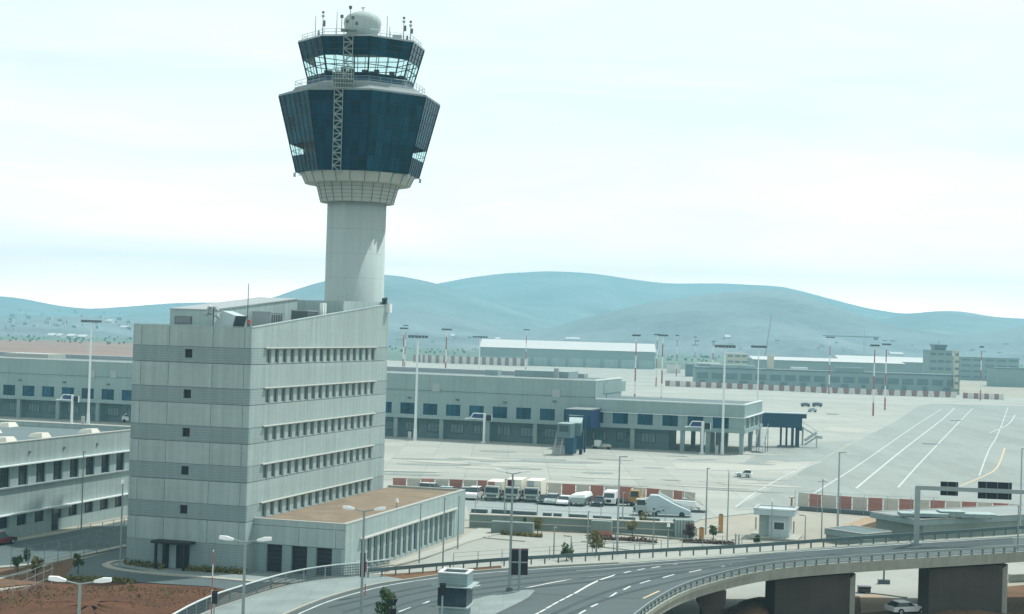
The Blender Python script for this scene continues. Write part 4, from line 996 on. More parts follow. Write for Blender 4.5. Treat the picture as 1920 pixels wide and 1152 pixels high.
# town and sheds in the haze
rnd = random.Random(11); GT = 'hazy buildings of the town at the foot of the hills'
spots = []
for k in range(46): spots.append((rnd.uniform(2, 245), rnd.uniform(583, 620), rnd.uniform(3, 9), rnd.uniform(3, 7)))
for k in range(10): spots.append((rnd.uniform(740, 900), rnd.uniform(628, 645), rnd.uniform(3, 8), rnd.uniform(2, 4)))
for k in range(16): spots.append((rnd.uniform(1240, 1720), rnd.uniform(640, 660), rnd.uniform(3, 10), rnd.uniform(2, 4)))
for k in range(10): spots.append((rnd.uniform(1770, 1915), rnd.uniform(645, 668), rnd.uniform(3, 9), rnd.uniform(2, 4)))
hb_ = {}
for u, v, wp, hp in spots:
    p = on_land(u, v)
    if p is None: continue
    s = F / p.y; q = MB(); w2, h2 = wp / s, hp / s
    q.box(-w2 / 2, w2 / 2, 0, w2 * .8, -3, h2, rnd.choice([m_fpale, m_fpale, m_fcream, m_fbl])); q.box(-w2 / 2 - .3, w2 / 2 + .3, -.3, w2 * .8 + .3, h2 + .003, h2 + .5, m_fpale)
    n = 3
    for i in range(n): q.box(-w2 / 2 + w2 * (i + .2) / n, -w2 / 2 + w2 * (i + .6) / n, -.2, -.003, h2 * .35, h2 * .7, m_fwin)
    o = q.build('far_house', loc=p)
    where = 'left of the tower at the foot of the hills' if u < 300 else ('between the tower and the white roofed hangar' if u < 1000 else ('above the far hangars' if u < 1750 else 'by the old control tower at the far right'))
    tag(o, 'tiny pale hazy house ' + where, 'house', 'hazy houses ' + where)
for label, u, v, wp, hp in (('long white shed roof on the plain behind the left light mast, leftmost of the row', 94, 633, 12, 4), ('white shed roof on the plain behind the left light mast, second of the row', 109, 633.5, 8, 4), ('white shed roof on the plain, right end of the row by the left light mast', 152, 634.5, 15, 3), ('long pale shed roof on the plain, middle of the row left of the light mast', 131, 634, 13, 4),
                        ('white sheds on the hillside left of the office block roof', 204, 606, 10, 4), ('low white shed on the slope beside the left light mast top', 231, 617, 12, 3), ('white shed at the foot of the hills right of the dark mast', 848, 634, 6, 4), ('long white shed beyond the roof of the white roofed hangar', 1074, 640, 26, 4), ('small bright shed behind the white roofed hangar', 933, 640, 8, 4), ('bright shed below the hills above the terminal end', 1365, 636, 9, 4), ('white long shed right of the tower crane', 1682, 668, 24, 4)):
    p = on_land(u, v); s = F / p.y; w2, h2 = wp / s, hp / s
    q = MB(); q.box(-w2 / 2, w2 / 2, 0, 20, -2, h2, m_fpale); q.loft([[(-w2 / 2 - .5, -.5, h2), (-w2 / 2 - .5, 10, h2 + 2.5), (-w2 / 2 - .5, 20.5, h2)], [(w2 / 2 + .5, -.5, h2), (w2 / 2 + .5, 10, h2 + 2.5), (w2 / 2 + .5, 20.5, h2)]], m_whiteroof)
    tag(q.build('far_shed', loc=p), label, 'shed')
# belt of trees behind the far apron
q = MB(); rnd = random.Random(5)
for k in range(900):
    Y = rnd.uniform(1500, 2100); a = rnd.uniform(-.4, .42); s = rnd.uniform(.9, 2.2); c = Vector((a * Y, Y, s * .5))
    i = len(q.v)
    for j in range(6):
        d = Vector((rnd.gauss(0, 1), rnd.gauss(0, 1), rnd.gauss(0, .7))).normalized() * s; e = d.orthogonal().normalized() * s * .7; f_ = d.cross(e).normalized() * s * .6; cc = c + d * .4
        q.poly([cc - e, cc + f_, cc + e, cc - f_], m_leaff)
o = q.build('far_woodland', fix=False); struct(o, 'stuff')

# ------------------------------------------------------------------ ramp and bridge
K = [(380, 1240), (470, 1185), (536, 1152), (597, 1127), (647, 1112), (700, 1098), (756, 1090), (820, 1080), (940, 1068), (1160, 1057), (1300, 1047), (1420, 1040), (1600, 1024), (1760, 1015), (1920, 1005), (2100, 993), (2600, 960)]
Nn = [(1120, 1210), (1186, 1152), (1235, 1116), (1290, 1089), (1377, 1066), (1455, 1052), (1610, 1040), (1760, 1031), (1914, 1022), (2120, 1008), (2700, 966)]
KP = [RD(u, v) for u, v in K]; KP = smooth_line(KP, 2)
NP = smooth_line([RD(u, v, .95) - Vector((0, 0, .95)) for u, v in Nn], 2)
NP = [NP[0] + Vector((-14, -40, 0))] + NP
for p in NP: p.z = ramp(p.x)
def interp(P, X):
    if X <= P[0].x: return P[0].y
    for a, b in zip(P, P[1:]):
        if a.x <= X <= b.x: return a.y + (b.y - a.y) * ((X - a.x) / max(1e-6, b.x - a.x))
    return P[-1].y
x_lo, x_hi = KP[0].x, min(KP[-1].x, NP[-1].x)
XS = [x_lo + (x_hi - x_lo) * k / 110 for k in range(111)]
rd = MB(); dk = MB(); rows_ = []
SK = 2.6                                            # deck reaches beyond the kerb under the guard rail
for X in XS:
    yf = interp(KP, X); yn = interp(NP, X) if X > NP[0].x else NP[0].y
    rows_.append((X, yf, yn, ramp(X)))
for (a, f0, n0, z0), (b, f1, n1, z1) in zip(rows_, rows_[1:]):
    for t0, t1 in ((0, .25), (.25, .5), (.5, .75), (.75, 1)):
        rd.poly([(a, n0 + (f0 - n0) * t0, z0 + .02), (b, n1 + (f1 - n1) * t0, z1 + .02), (b, n1 + (f1 - n1) * t1, z1 + .02), (a, n0 + (f0 - n0) * t1, z0 + .02)], m_road)
struct(rd.build('road', fix=False))
bridge = thing('overpass', 'curving concrete road overpass on wall piers at the lower right', 'bridge', (0, 0, 0))
rings = []
for X, yf, yn, z in rows_:
    th = min(1.05, z + .3); fe = yf + 1.4
    rings.append([(X, yn - .45, z), (X, fe, z), (X, fe, z - .45), (X, fe - 3, z - th), (X, yn + 3.0, z - th), (X, yn - .45, z - .62)])
dk.loft(rings, m_deck); dk.build('deck', bridge)
# near parapet, posts and rail
NE = [p for p in NP if p.x > 2]
pp = MB()
DN = dense(NE, 2.)
for a, b in zip(DN, DN[1:]): pp.beam(a + Vector((0, -.25, .16)), b + Vector((0, -.25, .16)), .42, .32, m_deck)
pp.build('parapet', bridge)
def guard(parent, P, h, step, m, mp_, off=0., top=.3, second=0):
    q = MB(); D = dense(P, 2.); o = Vector((0, off, 0))
    for a, b in zip(D, D[1:]):
        q.beam(a + o + Vector((0, 0, h - top / 2)), b + o + Vector((0, 0, h - top / 2)), .12, top, m)
        if second: q.beam(a + o + Vector((0, 0, h * .5)), b + o + Vector((0, 0, h * .5)), .08, .08, m)
    r = q.build('guardrail', parent)
    for s in stations(P, step)[:98]: q = MB(); q.beam(s + o + Vector((0, .09, 0)), s + o + Vector((0, .09, h - .05)), .14, .14, mp_); q.build('post', r)
    return r
guard(bridge, NE, .98, 1.1, m_rail, m_raild, -.25, .2, 1)
GF = smooth_line([RD(u, v) for u, v in [(690, 1083), (777, 1076), (851, 1069), (940, 1062), (1100, 1053), (1250, 1044), (1400, 1037), (1600, 1022), (1760, 1012), (1920, 1001), (2100, 988), (2560, 958)]], 2)
for p in GF: p.z = ramp(p.x)
gfar = thing('guardrail', 'long steel guardrail along the far kerb of the ramp and overpass', 'guardrail', (0, 0, 0))
q = MB(); D = dense(GF, 2.)
for a, b in zip(D, D[1:]): q.beam(a + Vector((0, 0, .68)), b + Vector((0, 0, .68)), .14, .34, m_raild)
q.build('rail', gfar)
for s in stations(GF, 1.35)[:98]:
    q = MB(); q.beam(s, s + Vector((0, 0, .66)) + Vector((0, .12, 0)), .14, .16, m_raild); q.build('post', gfar)
# piers stand just behind the near edge of the deck
def nv(u):
    for (u0, v0), (u1, v1) in zip(Nn, Nn[1:]):
        if u0 <= u <= u1: return v0 + (v1 - v0) * (u - u0) / (u1 - u0)
def edge_pt(u): return RD(u, nv(u), .95)
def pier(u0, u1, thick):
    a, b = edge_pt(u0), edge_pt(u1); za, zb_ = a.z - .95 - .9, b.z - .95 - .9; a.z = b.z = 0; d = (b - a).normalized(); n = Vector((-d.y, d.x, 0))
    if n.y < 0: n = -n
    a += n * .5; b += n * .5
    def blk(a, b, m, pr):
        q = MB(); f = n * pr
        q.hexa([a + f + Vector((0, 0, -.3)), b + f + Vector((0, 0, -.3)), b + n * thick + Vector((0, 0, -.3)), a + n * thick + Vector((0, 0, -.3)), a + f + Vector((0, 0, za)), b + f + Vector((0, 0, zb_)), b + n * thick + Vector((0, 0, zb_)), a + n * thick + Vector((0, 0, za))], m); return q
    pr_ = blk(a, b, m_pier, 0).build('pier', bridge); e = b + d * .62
    blk(b + d * .003, e, m_deck, .2).build('lit_end_face', pr_)  # lit end of the pier, its light put into a paler concrete
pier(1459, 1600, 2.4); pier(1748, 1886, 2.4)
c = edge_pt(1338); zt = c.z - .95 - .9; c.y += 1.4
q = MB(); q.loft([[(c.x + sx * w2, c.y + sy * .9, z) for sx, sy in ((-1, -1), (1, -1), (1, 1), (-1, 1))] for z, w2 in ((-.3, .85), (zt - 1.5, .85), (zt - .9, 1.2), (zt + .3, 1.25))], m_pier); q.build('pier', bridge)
# ground below the bridge
sheet('bridge_earth', px(.02, (1220, 1200), (1340, 1148), (1400, 1128), (1470, 1118), (1560, 1115), (1640, 1120), (1690, 1138), (1740, 1128), (1800, 1108), (2000, 1090), (2700, 1100), (2700, 1300), (1200, 1300)), m_brown, .03)
mound('earth_heap', [(1345, 1165), (1370, 1138), (1420, 1126), (1462, 1124), (1470, 1150), (1420, 1185)], m_brown, 1.0, 9, .03)
mound('earth_heap', [(1690, 1170), (1712, 1146), (1740, 1128), (1800, 1124), (1880, 1134), (1930, 1150), (1900, 1190), (1780, 1200)], m_brown, .7, 4, .03)
sheet('bridge_sand', px(.03, (1612, 1118), (1640, 1115), (1690, 1126), (1680, 1145), (1615, 1150)), m_beige, .045)
kb = MB(); kerb(kb, [(1612, 1112), (1650, 1115), (1700, 1122)], .3); kerb(kb, [(1718, 1132), (1735, 1145), (1760, 1165)], .6); struct(kb.build('kerbs'))
q = MB(); P = [G(1893, 1091), G(1960, 1088), G(2050, 1086)]
for a, b in zip(P, P[1:]): q.beam(a + Vector((0, 0, .4)), b + Vector((0, 0, .4)), .5, .8, m_deck)
tag(q.build('low_wall'), 'low concrete wall behind the right bridge pier', 'wall')

# verge pavement between railing and kerb
wk = MB(); RL = [(300, 1200), (380, 1148), (463, 1120), (547, 1095), (622, 1081), (690, 1079), (777, 1074), (851, 1068), (940, 1061)]
RP = smooth_line([RD(u, v) for u, v in RL], 2); n = 60
KK = [p for p in KP]
for k in range(n):
    t0, t1 = k / n, (k + 1) / n
    def par(P, t):
        x = t * (len(P) - 1); i = min(int(x), len(P) - 2); return P[i].lerp(P[i + 1], x - i)
    Kc = smooth_line([RD(u, v) for u, v in [(420, 1215), (536, 1152), (597, 1127), (647, 1112), (700, 1098), (756, 1090), (820, 1080), (880, 1074), (940, 1068)]], 2)
    m = m_walk if t0 < .62 else m_brown
    wk.poly([par(RP, t0) + Vector((0, 0, .012)), par(Kc, t0) + Vector((0, 0, .012)), par(Kc, t1) + Vector((0, 0, .012)), par(RP, t1) + Vector((0, 0, .012))], m)
struct(wk.build('roadside_pavement', fix=False))
wb = MB(); D = dense(RP, 3.)
for a, b in zip(D, D[1:]): wb.beam(a - Vector((0, 0, .1)), b - Vector((0, 0, .1)), .3, .3, m_kerb)
KE = smooth_line([RD(u, v) for u, v in K[1:10]], 2); D = dense(KE, 1.5)
for a, b in zip(D, D[1:]): wb.beam(a + Vector((0, .1, .06)), b + Vector((0, .1, .06)), .25, .16, m_kerb)
struct(wb.build('kerbs'))
# railing with dark mesh
rlg = thing('mesh_railing', 'curved railing with a pale handrail and dark mesh infill beside the red earth', 'railing', (0, 0, 0))
RR = smooth_line([RD(u, v) for u, v in [(270, 1218), (300, 1194), (380, 1148), (463, 1120), (547, 1095), (622, 1083), (690, 1078), (730, 1072)]], 2)
q = MB(); D = dense(RR, 1.5)
for a, b in zip(D, D[1:]): q.beam(a + Vector((0, 0, 1.25)), b + Vector((0, 0, 1.25)), .12, .1, m_white)
q.build('handrail', rlg)
q = MB()
for s in stations(RR, .16): q.beam(s, s + Vector((0, 0, 1.2)), .05, .05, m_dgrey)
for a, b in zip(D, D[1:]):
    for z in (.1, .35, .6, .85, 1.1): q.beam(a + Vector((0, 0, z)), b + Vector((0, 0, z)), .05, .05, m_dgrey)
q.build('mesh_infill', rlg)
for s in stations(RR, 2.4):
    q = MB(); q.beam(s, s + Vector((0, 0, 1.22)), .1, .1, m_rail); q.build('post', rlg)
# road paint on the ramp
pm = MB()
def rl_(uv, wd, m=m_line, dash=None):
    P = dense(smooth_line([RD(u, v) for u, v in uv], 2), 1.5)
    for p in P: p.z = ramp(p.x) + .035
    if not dash: strip(pm, P, wd, m)
    else:
        for i in range(0, len(P) - dash[0], dash[1]): strip(pm, P[i:i + dash[0] + 1], wd, m)
rl_([(560, 1152), (610, 1130), (660, 1115), (720, 1099), (820, 1084), (940, 1072), (1160, 1059), (1300, 1049), (1420, 1042), (1600, 1027), (1920, 1008)], .22, m_linew)
rl_([(978, 1105), (1046, 1091), (1100, 1083), (1156, 1078)], .22); rl_([(1156, 1078), (1116, 1091), (1077, 1114)], .25)
for a, b in (((1074, 1115), (1061, 1122)), ((1059, 1123), (1049, 1128)), ((1047, 1129), (1036, 1135)), ((1035, 1136), (1024, 1142)), ((1023, 1143), (1012, 1149)), ((1011, 1149.5), (1000, 1155)), ((985, 1164), (972, 1170)),
             ((1098, 1145), (1086, 1152)), ((1121, 1133), (1108, 1139)), ((1156, 1112), (1143, 1121)), ((1142, 1121), (1131, 1127)), ((1182, 1100), (1169, 1107)), ((1219, 1089), (1200, 1095)), ((1264, 1078), (1243, 1084)), ((1315, 1069), (1292, 1074)), ((1372, 1059), (1347, 1065)),
             ((1183, 1072), (1170, 1075)), ((1209, 1067), (1195, 1070)), ((1238, 1063), (1221, 1066)), ((1270, 1058), (1254, 1061)), ((1301, 1056), (1283, 1058)), ((1340, 1053), (1320, 1055)), ((900, 1098), (888, 1101)), ((770, 1140), (748, 1148)), ((805, 1128), (790, 1135))):
    rl_([a, b], .2)
for dv_ in (0, 9, 21, 31):
    rl_([(620 + dv_ * 3, 1140 + dv_), (800, 1098 + dv_), (960, 1079 + dv_ * .9), (1160, 1063 + dv_ * .75), (1400, 1044 + dv_ * .5), (1600, 1029 + dv_ * .35), (1900, 1010 + dv_ * .28)], .7, m_wear)
for dv_ in (0, 16): rl_([(1040 + dv_ * 2, 1152), (1120 + dv_, 1116 + dv_ * .5), (1240, 1080 + dv_), (1400, 1056 + dv_ * .4), (1600, 1035 + dv_ * .2)], .7, m_wear)
for a_, b_, w_p in (((1020, 1092), (1090, 1086), 2.2), ((1330, 1062), (1380, 1057), 1.6), ((850, 1092), (880, 1089), 1.4), ((1480, 1044), (1530, 1040), 1.5)): rl_([a_, b_], w_p, m_patch)
for p_ in range(len(pm.v)):
    pass
rl_([(1206, 1123), (1221, 1116), (1236, 1109)], .22, m_yel); rl_([(1080, 1071), (1160, 1066), (1260, 1057), (1400, 1047)], .12, m_linew)
rl_([(985, 1112), (1080, 1119), (1200, 1123)], .1, m_road2)
struct(pm.build('road_markings', fix=False))
# traffic island
IS = [RD(u, v) for u, v in [(700, 1240), (800, 1165), (889, 1127), (930, 1116), (985, 1109), (1003, 1110), (990, 1124), (965, 1137), (932, 1153), (880, 1180), (820, 1240)]]
q = MB(); q.loft([[Vector((p.x, p.y, ramp(p.x) - .05)) for p in IS], [Vector((p.x, p.y, ramp(p.x) + .15)) for p in IS]], m_walk); struct(q.build('traffic_island'))

# ------------------------------------------------------------------ ticket kiosk on the island
kc = RD(852, 1163); kw = 1.9
kio = thing('kiosk', 'small square kiosk with dark glazing and a white brim on the traffic island', 'kiosk', (kc.x, kc.y, kc.z + .1), R(-10))
ks = F / kc.y; Hk = 4.15
kio.scale = (.71, .71, .93)
q = MB(); q.box(-1.55, 1.55, -1.55, 1.55, 0, 1.15, m_rib); q.build('base', kio)
q = MB(); q.box(-1.9, 1.9, -1.9, 1.9, 1.153, 1.27, m_conc); q.build('sill', kio)
q = MB(); q.box(-1.65, 1.65, -1.65, 1.65, 1.323, 2.98, m_navyg)
q.build('glazing', kio)
q = MB()
for k in range(6):
    x = -1.66 + k * .664
    for y in (-1.67, 1.67): q.box(x - .03, x + .03, y - .03, y + .03, 1.33, 2.98, m_dframe)
    for xx in (-1.67, 1.67): q.box(xx - .03, xx + .03, x - .03, x + .03, 1.33, 2.98, m_grey)
q.build('window_frame', kio)
q = MB(); q.box(-2.35, 2.35, -2.35, 2.35, 2.983, 3.07, m_conc); q.build('brim', kio)
q = MB()
for a in (-1.7, 1.4): q.box(a, a + .3, -1.7, 1.7, 3.103, Hk, m_rib); q.box(-1.4, 1.4, a, a + .3, 3.103, Hk, m_rib)
q.box(-1.4, 1.4, -1.4, 1.4, 3.11, 3.5, m_gravel); q.build('roof_parapet', kio)
q = MB()
for a in (-1.75, 1.35): q.box(a, a + .4, -1.75, 1.75, Hk + .003, Hk + .09, m_white); q.box(-1.35, 1.35, a, a + .4, Hk + .003, Hk + .09, m_white)
q.build('coping', kio)

# ------------------------------------------------------------------ signs seen from behind
sb = RD(973, 1111); t = thing('road_sign', 'square sign of four black panels seen from behind on the traffic island', 'sign', (sb.x, sb.y, sb.z + .1), R(3)); s = F / sb.y
hs = (1111 - 1032) / s; pw = 15.2 / s
q = MB(); q.tube((0, 0, 0), (0, 0, hs + .05), .11, m_rail, n=10); q.box(-pw, pw, -.1, -.04, hs - 25.5 / s, hs - 23.5 / s, m_rail); q.build('post', t)
for i in (0, 1):
    for j in (0, 1):
        q = MB(); x0 = -pw - .02 if i == 0 else .1; q.box(x0, x0 + pw - .1, -.0, .06, hs - (24 * (j + 1)) / s - .03, hs - 24 * j / s - .1, m_black); o = q.build('sign_panel', t)
q = MB(); q.box(-pw - .05, pw + .02, -.03, .1, hs - .08, hs + .02, m_vred); q.build('top_edge', t)
gp = RD(1718, 1022); t = thing('sign_gantry', 'steel gantry arm carrying two black sign backs over the overpass', 'sign gantry', gp, R(-8)); s = F / gp.y
gh = (1022 - 913) / s
q = MB(); q.beam((0, 0, 0), (0, 0, gh), .5, .45, m_rail); q.box(-.5, .5, -.5, .5, 0, .25, m_rail); q.build('post', t)
q = MB(); q.beam((-.2, 0, gh - .1), (14, 0, gh - .1 - .0), .32, .42, m_rail); q.build('arm', t)
for u0, u1, v0, v1, up in ((1762, 1794, 900, 928, 14.), (1830, 1891, 904, 938, 20.)):
    x0, x1 = (u0 - 1720) / s, (u1 - 1720) / s; hh = (v1 - v0) / s / 2 - .06
    q = MB(); q.box(x0, x1, .22, .3, gh - .1 - hh, gh - .1 + hh, m_black); o = q.build('sign_panel', t)
    q = MB(); n = 2 if u1 - u0 < 40 else 3
    for k in range(n):
        x = x0 + (x1 - x0) * (k + .5) / n + .25; q.box(x - .05, x + .05, .14, .22, gh - .1 - hh, gh - .1 + hh, m_dgrey)
    q.build('bracket', o)

# ------------------------------------------------------------------ street lamps
def lamp2(label, ut, vt, span_px, Y=None, base=None):
    if base: b = RD(*base); Y = b.y
    else:
        p = AT(ut, vt, Y); b = Vector((p.x, Y, 0))
    z = AT(ut, vt, Y).z - b.z; w = span_px / (F / Y) / 2
    t = thing('street_lamp', label, 'street lamp', b, 0, 'double armed street lamps along the road')
    q = MB(); q.tube((0, 0, 0), (0, 0, z), .14, m_rail, .08, 10); q.build('pole', t)
    q = MB(); q.tube((0, 0, 0), (0, 0, .5), .32, m_dgrey, .28, 10); q.build('base', t)
    for s in (-1, 1):
        q = MB(); q.tube((0, 0, z - .05), (s * w * .5, 0, z + .12), .05, m_rail, n=6); q.build('arm', t)
        q = MB(); x0, x1 = s * w * .45, s * w
        q.loft([[(x0, -.1, z + .06), (x0, .1, z + .06), (x0, .1, z + .18), (x0, -.1, z + .18)], [(x0 + (x1 - x0) * .5, -.2, z + .08), (x0 + (x1 - x0) * .5, .2, z + .08), (x0 + (x1 - x0) * .5, .14, z + .33), (x0 + (x1 - x0) * .5, -.14, z + .33)], [(x1, -.17, z + .14), (x1, .17, z + .14), (x1, .12, z + .34), (x1, -.12, z + .34)]], m_bulb)
        q.build('lamp_head', t)
lamp2('nearest double street lamp standing in front of the red earth bank', 150, 1094, 116, 86.)
lamp2('double street lamp rising in front of the office block entrance', 460, 1016, 97, 103.)
lamp2('double street lamp in front of the annex roof', 683, 958, 80, 125.)
lamp2('double street lamp on the traffic island behind the four panel sign', 961, 888, 65, base=(955, 1112))
def lamp1(label, ut, vt, ub, vb, arm=1., head=0, on=G, group='slim lamp posts', r=.07):
    b = on(ub, vb); z = AT(ut, vt, b.y).z - b.z
    t = thing('lamp_post', label, 'lamp post', b, 0, group)
    q = MB(); q.tube((0, 0, 0), (0, 0, z), r * 1.3, m_rail if r < .1 else m_grey, r * .8, 8); q.build('pole', t)
    q = MB()
    if head == 0: q.beam((-.1, 0, z), (arm, 0, z + .05), .18, .14, m_grey)
    elif head == 1: q.tube((0, 0, z), (0, 0, z + .38), .22, m_bulb, .16, 10)
    else: q.beam((-arm * .6, 0, z - .3), (arm * .6, 0, z - .3), .14, .1, m_grey); q.tube((.25, 0, z - .28), (.25, 0, z), .2, m_bulb)
    q.build('lamp_head', t)
lamp1('tall lamp post in front of the parked service vehicles with a short arm', 1166, 857, 1157, 1036, .9, 0, r=.1)
lamp1('tall dark lamp post right of the guard booth with a short arm', 1578, 849, 1570, 1006, .9, 0, r=.12)
lamp1('tall pole between the white boarding stairs and the white pickup', 1328, 879, 1323, 1002, .3, 0, r=.09)
lamp1('thin pole with a white ball lamp left of the guard booth', 1369, 886, 1363, 1022, .3, 1)
lamp1('thin cross armed pole before the first red panel right of the guard booth', 1545, 899, 1540, 1014, 1., 2)
lamp1('tall dark pole at the right edge behind the gantry', 1918, 842, 1912, 1012, .3, 0, r=.11)
lamp1('white ball lamp on a thin pole over the guard booth', 1448, 942, 1446, 1012, .3, 1)
lamp1('thin lamp post with a white head in front of the annex roof', 745, 942, 741, 1046, .3, 1)
lamp1('tall thin pole in front of the far end of the annex', 863, 931, 858, 1030, .2, 0)
lamp1('thin pole in front of the middle of the annex windows', 791, 947, 786, 1056, .2, 0)
lamp1('very tall thin pole behind the kiosk', 835, 935, 829, 1100, .15, 0)
lamp1('thin lamp post in front of the low building at the left', 155, 848, 152, 1000, .3, 0)
lamp1('thin lamp post with a white head at the left corner of the office block', 230, 907, 225, 1066, .2, 1, r=.09)
lamp1('thin post in the parking lot left of the olive tree', 1041, 990, 1038, 1048, .3, 0)
lamp1('short lamp post with an arm above the parking lot fence', 1072, 1006, 1070, 1050, -.9, 0)
lamp1('slim post before the planted strip of the parking lot', 1106, 960, 1101, 1042, .2, 0)
lamp1('slim pole in front of the long yard wall near its right end', 1227, 960, 1224, 1046, .2, 0)
lamp1('short white topped post near the planted strip at the parking lot end', 1256, 988, 1252, 1030, .2, 1)
lamp1('thin pole with an arm between the guard booth and the tall dark post', 1512, 967, 1509, 1020, -.8, 0)
lamp1('thin slanting pole standing on the overpass edge at the right', 1915, 950, 1908, 1032, .2, 0, on=RD)
lamp1('thin post behind the truck row at the yard wall', 948, 900, 945, 985, .2, 0)
lamp1('thin post between the white van and the yellow loader', 1180, 925, 1167, 985, .2, 0)
def striped(label, ut, vt, ub, vb, Y):
    p = AT(ub, vb, Y); b = Vector((p.x, Y, ramp(p.x) if Y > 110 else 0)); z = AT(ut, vt, Y).z - b.z
    q = MB(); q.tube((0, 0, 0), (0, 0, z), .055, m_stripe2, .05, 8); q.tube((0, 0, z), (0, 0, z + .12), .1, m_dgrey); tag(q.build('striped_pole', loc=b), label, 'striped pole', 'red and white striped poles')
striped('red and white striped pole in front of the office block porch', 402, 1030, 396, 1160, 140.)
striped('red and white striped pole beside the traffic signal in front of the annex corner', 688, 1056, 683, 1160, 146.)
# traffic signals
def signal(label, u, v, Y, n=1, h=1.0):
    p = AT(u, v, Y); b = Vector((p.x, Y, 0)); t = thing('traffic_signal', label, 'traffic signal', b)
    q = MB(); q.tube((0, 0, 0), (0, 0, p.z - h * .4), .07, m_grey, n=8); q.build('pole', t)
    for k in range(n):
        q = MB(); x = .35 * k; q.box(x - .17, x + .17, -.16, .1, p.z - h * .5, p.z + h * .5, m_black)
        for j in range(3): q.tube((x, .1, p.z - h * .3 + j * h * .3), (x, .28, p.z - h * .3 + j * h * .3), .12, m_black, n=8)
        q.box(x - .24, x + .24, .1, .12, p.z - h * .58, p.z + h * .58, m_black); q.build('signal_head', t)
signal('black traffic signal at the lower end of the mesh railing', 402, 1121, 132., 1, .9)
signal('dark traffic signal beside the striped pole at the annex corner', 680, 1060, 146., 1, 1.9)
signal('dark traffic signal in front of the kiosk pole', 830, 1106, 128., 1, .9)
p = AT(738, 1128, 128.)
t = thing('traffic_signal', 'black traffic signal with splayed double visors right of the bush', 'traffic signal', (p.x, 128., 0))
q = MB(); q.tube((0, 0, 0), (0, 0, p.z), .07, m_grey); q.build('pole', t)
for s in (-1, 1):
    q = MB(); q.hexa([(s * .05 - .08, -.1, p.z - .3), (s * .05 + .08, -.1, p.z - .3), (s * .05 + .08, .1, p.z - .3), (s * .05 - .08, .1, p.z - .3), (s * .2 - .15, -.12, p.z + .2), (s * .2 + .15, -.12, p.z + .2), (s * .2 + .15, .12, p.z + .2), (s * .2 - .15, .12, p.z + .2)], m_black); q.build('signal_head', t)
q = MB(); q.box(-.24, .24, -.1, .1, p.z - 1.3, p.z - .55, m_black); q.build('lower_head', t)

# ------------------------------------------------------------------ guard booth and roofs at the right
gb = G(1454, 1007); t = thing('guard_booth', 'pale flat roofed guard booth with one square window by the gate', 'booth', gb, -YAW)
q = MB(); q.box(-2.0, -.7, -1.3, 1.6, 0, 3.0, m_conc); q.box(-.7, 1.9, -1.7, 1.6, 0, 3.0, m_vblue); q.build('wall', t)  # left part darker, its shade put into the wall colour
q = MB(); q.box(-2.6, 2.6, -2.4, 2.4, 3.003, 3.7, m_vblue); q.build('roof', t)
q = MB()
for a in (-2.7, 2.35): q.box(a, a + .35, -2.5, 2.5, 3.753, 3.85, m_cream)
for a in (-2.5, 2.15): q.box(-2.35, 2.35, a, a + .35, 3.753, 3.85, m_cream)
q.build('coping', t)
q = MB(); q.box(-.1, 1.35, -1.76, -1.703, 1.1, 2.2, m_white); w0 = q.build('window', t); q = MB(); q.box(0, 1.25, -1.8, -1.763, 1.2, 2.1, m_pane); q.build('pane', w0)
q = MB(); q.box(-3.2, 3.2, -3.0, 2.6, 0, .18, m_kerb); q.build('plinth', t)
# low buildings behind the far rail, right
def flat_house(label, P, h, m, roofm):
    c = sum(P, Vector()) / 4; t = thing('pump_house', label, 'building', (c.x, c.y, 0)); Q = [Vector((p.x - c.x, p.y - c.y, 0)) for p in P]
    q = MB(); q.prism([(p.x * .95, p.y * .95) for p in Q], -.2, h - .75, m); q.build('wall', t)
    q = MB(); q.prism([(p.x, p.y) for p in Q], h - .747, h - .1, m_rib); q.build('fascia', t)
    q = MB(); q.prism([(p.x * .97, p.y * .97) for p in Q], h - .097, h - .02, roofm); q.build('roof', t)
    q = MB(); D = Q + [Q[0]]
    for a, b in zip(D, D[1:]): q.beam((a.x * .99, a.y * .99, h + .02), (b.x * .99, b.y * .99, h + .02), .22, .1, m_cream)
    q.build('coping', t); return t
cc = G(1724, 975, 3.2); f1, f2 = Vector((.86, .51, 0)), Vector((-.51, .86, 0))
flat_house('wide flat roofed concrete building with clutter on its roof behind the gantry post', [cc, cc + f1 * 36, cc + f1 * 36 + f2 * 9, cc + f2 * 9], 3.2, m_wallg, m_yard)
flat_house('low flat roofed concrete building at the foot of the tall dark lamp post', px(1.6, (1546, 991), (1597, 986), (1672, 997), (1621, 1002)), 1.6, m_wallg, m_roofg)
q = MB(); a, b = G(1590, 993), G(1662, 1000)
q.hexa([a, b, b + Vector((0, 4, 0)), a + Vector((0, 4, 0)), a + Vector((3, 0, 1.2)), b + Vector((0, 0, 2.0)), b + Vector((0, 4, 2.0)), a + Vector((3, 4, 1.2))], m_beige); tag(q.build('block_wall'), 'sloping beige block wall between the two flat roofed buildings', 'wall')
q = MB(); P = [G(1494, 955), G(1560, 960), G(1640, 966)]
for a, b in zip(P, P[1:]): q.beam(a + Vector((0, -.8, .3)), b + Vector((0, -.8, .3)), .8, .6, m_dgrey)
tag(q.build('retaining_kerb'), 'dark low retaining kerb in front of the first red panels right of the guard booth', 'kerb')
rnd = random.Random(4)
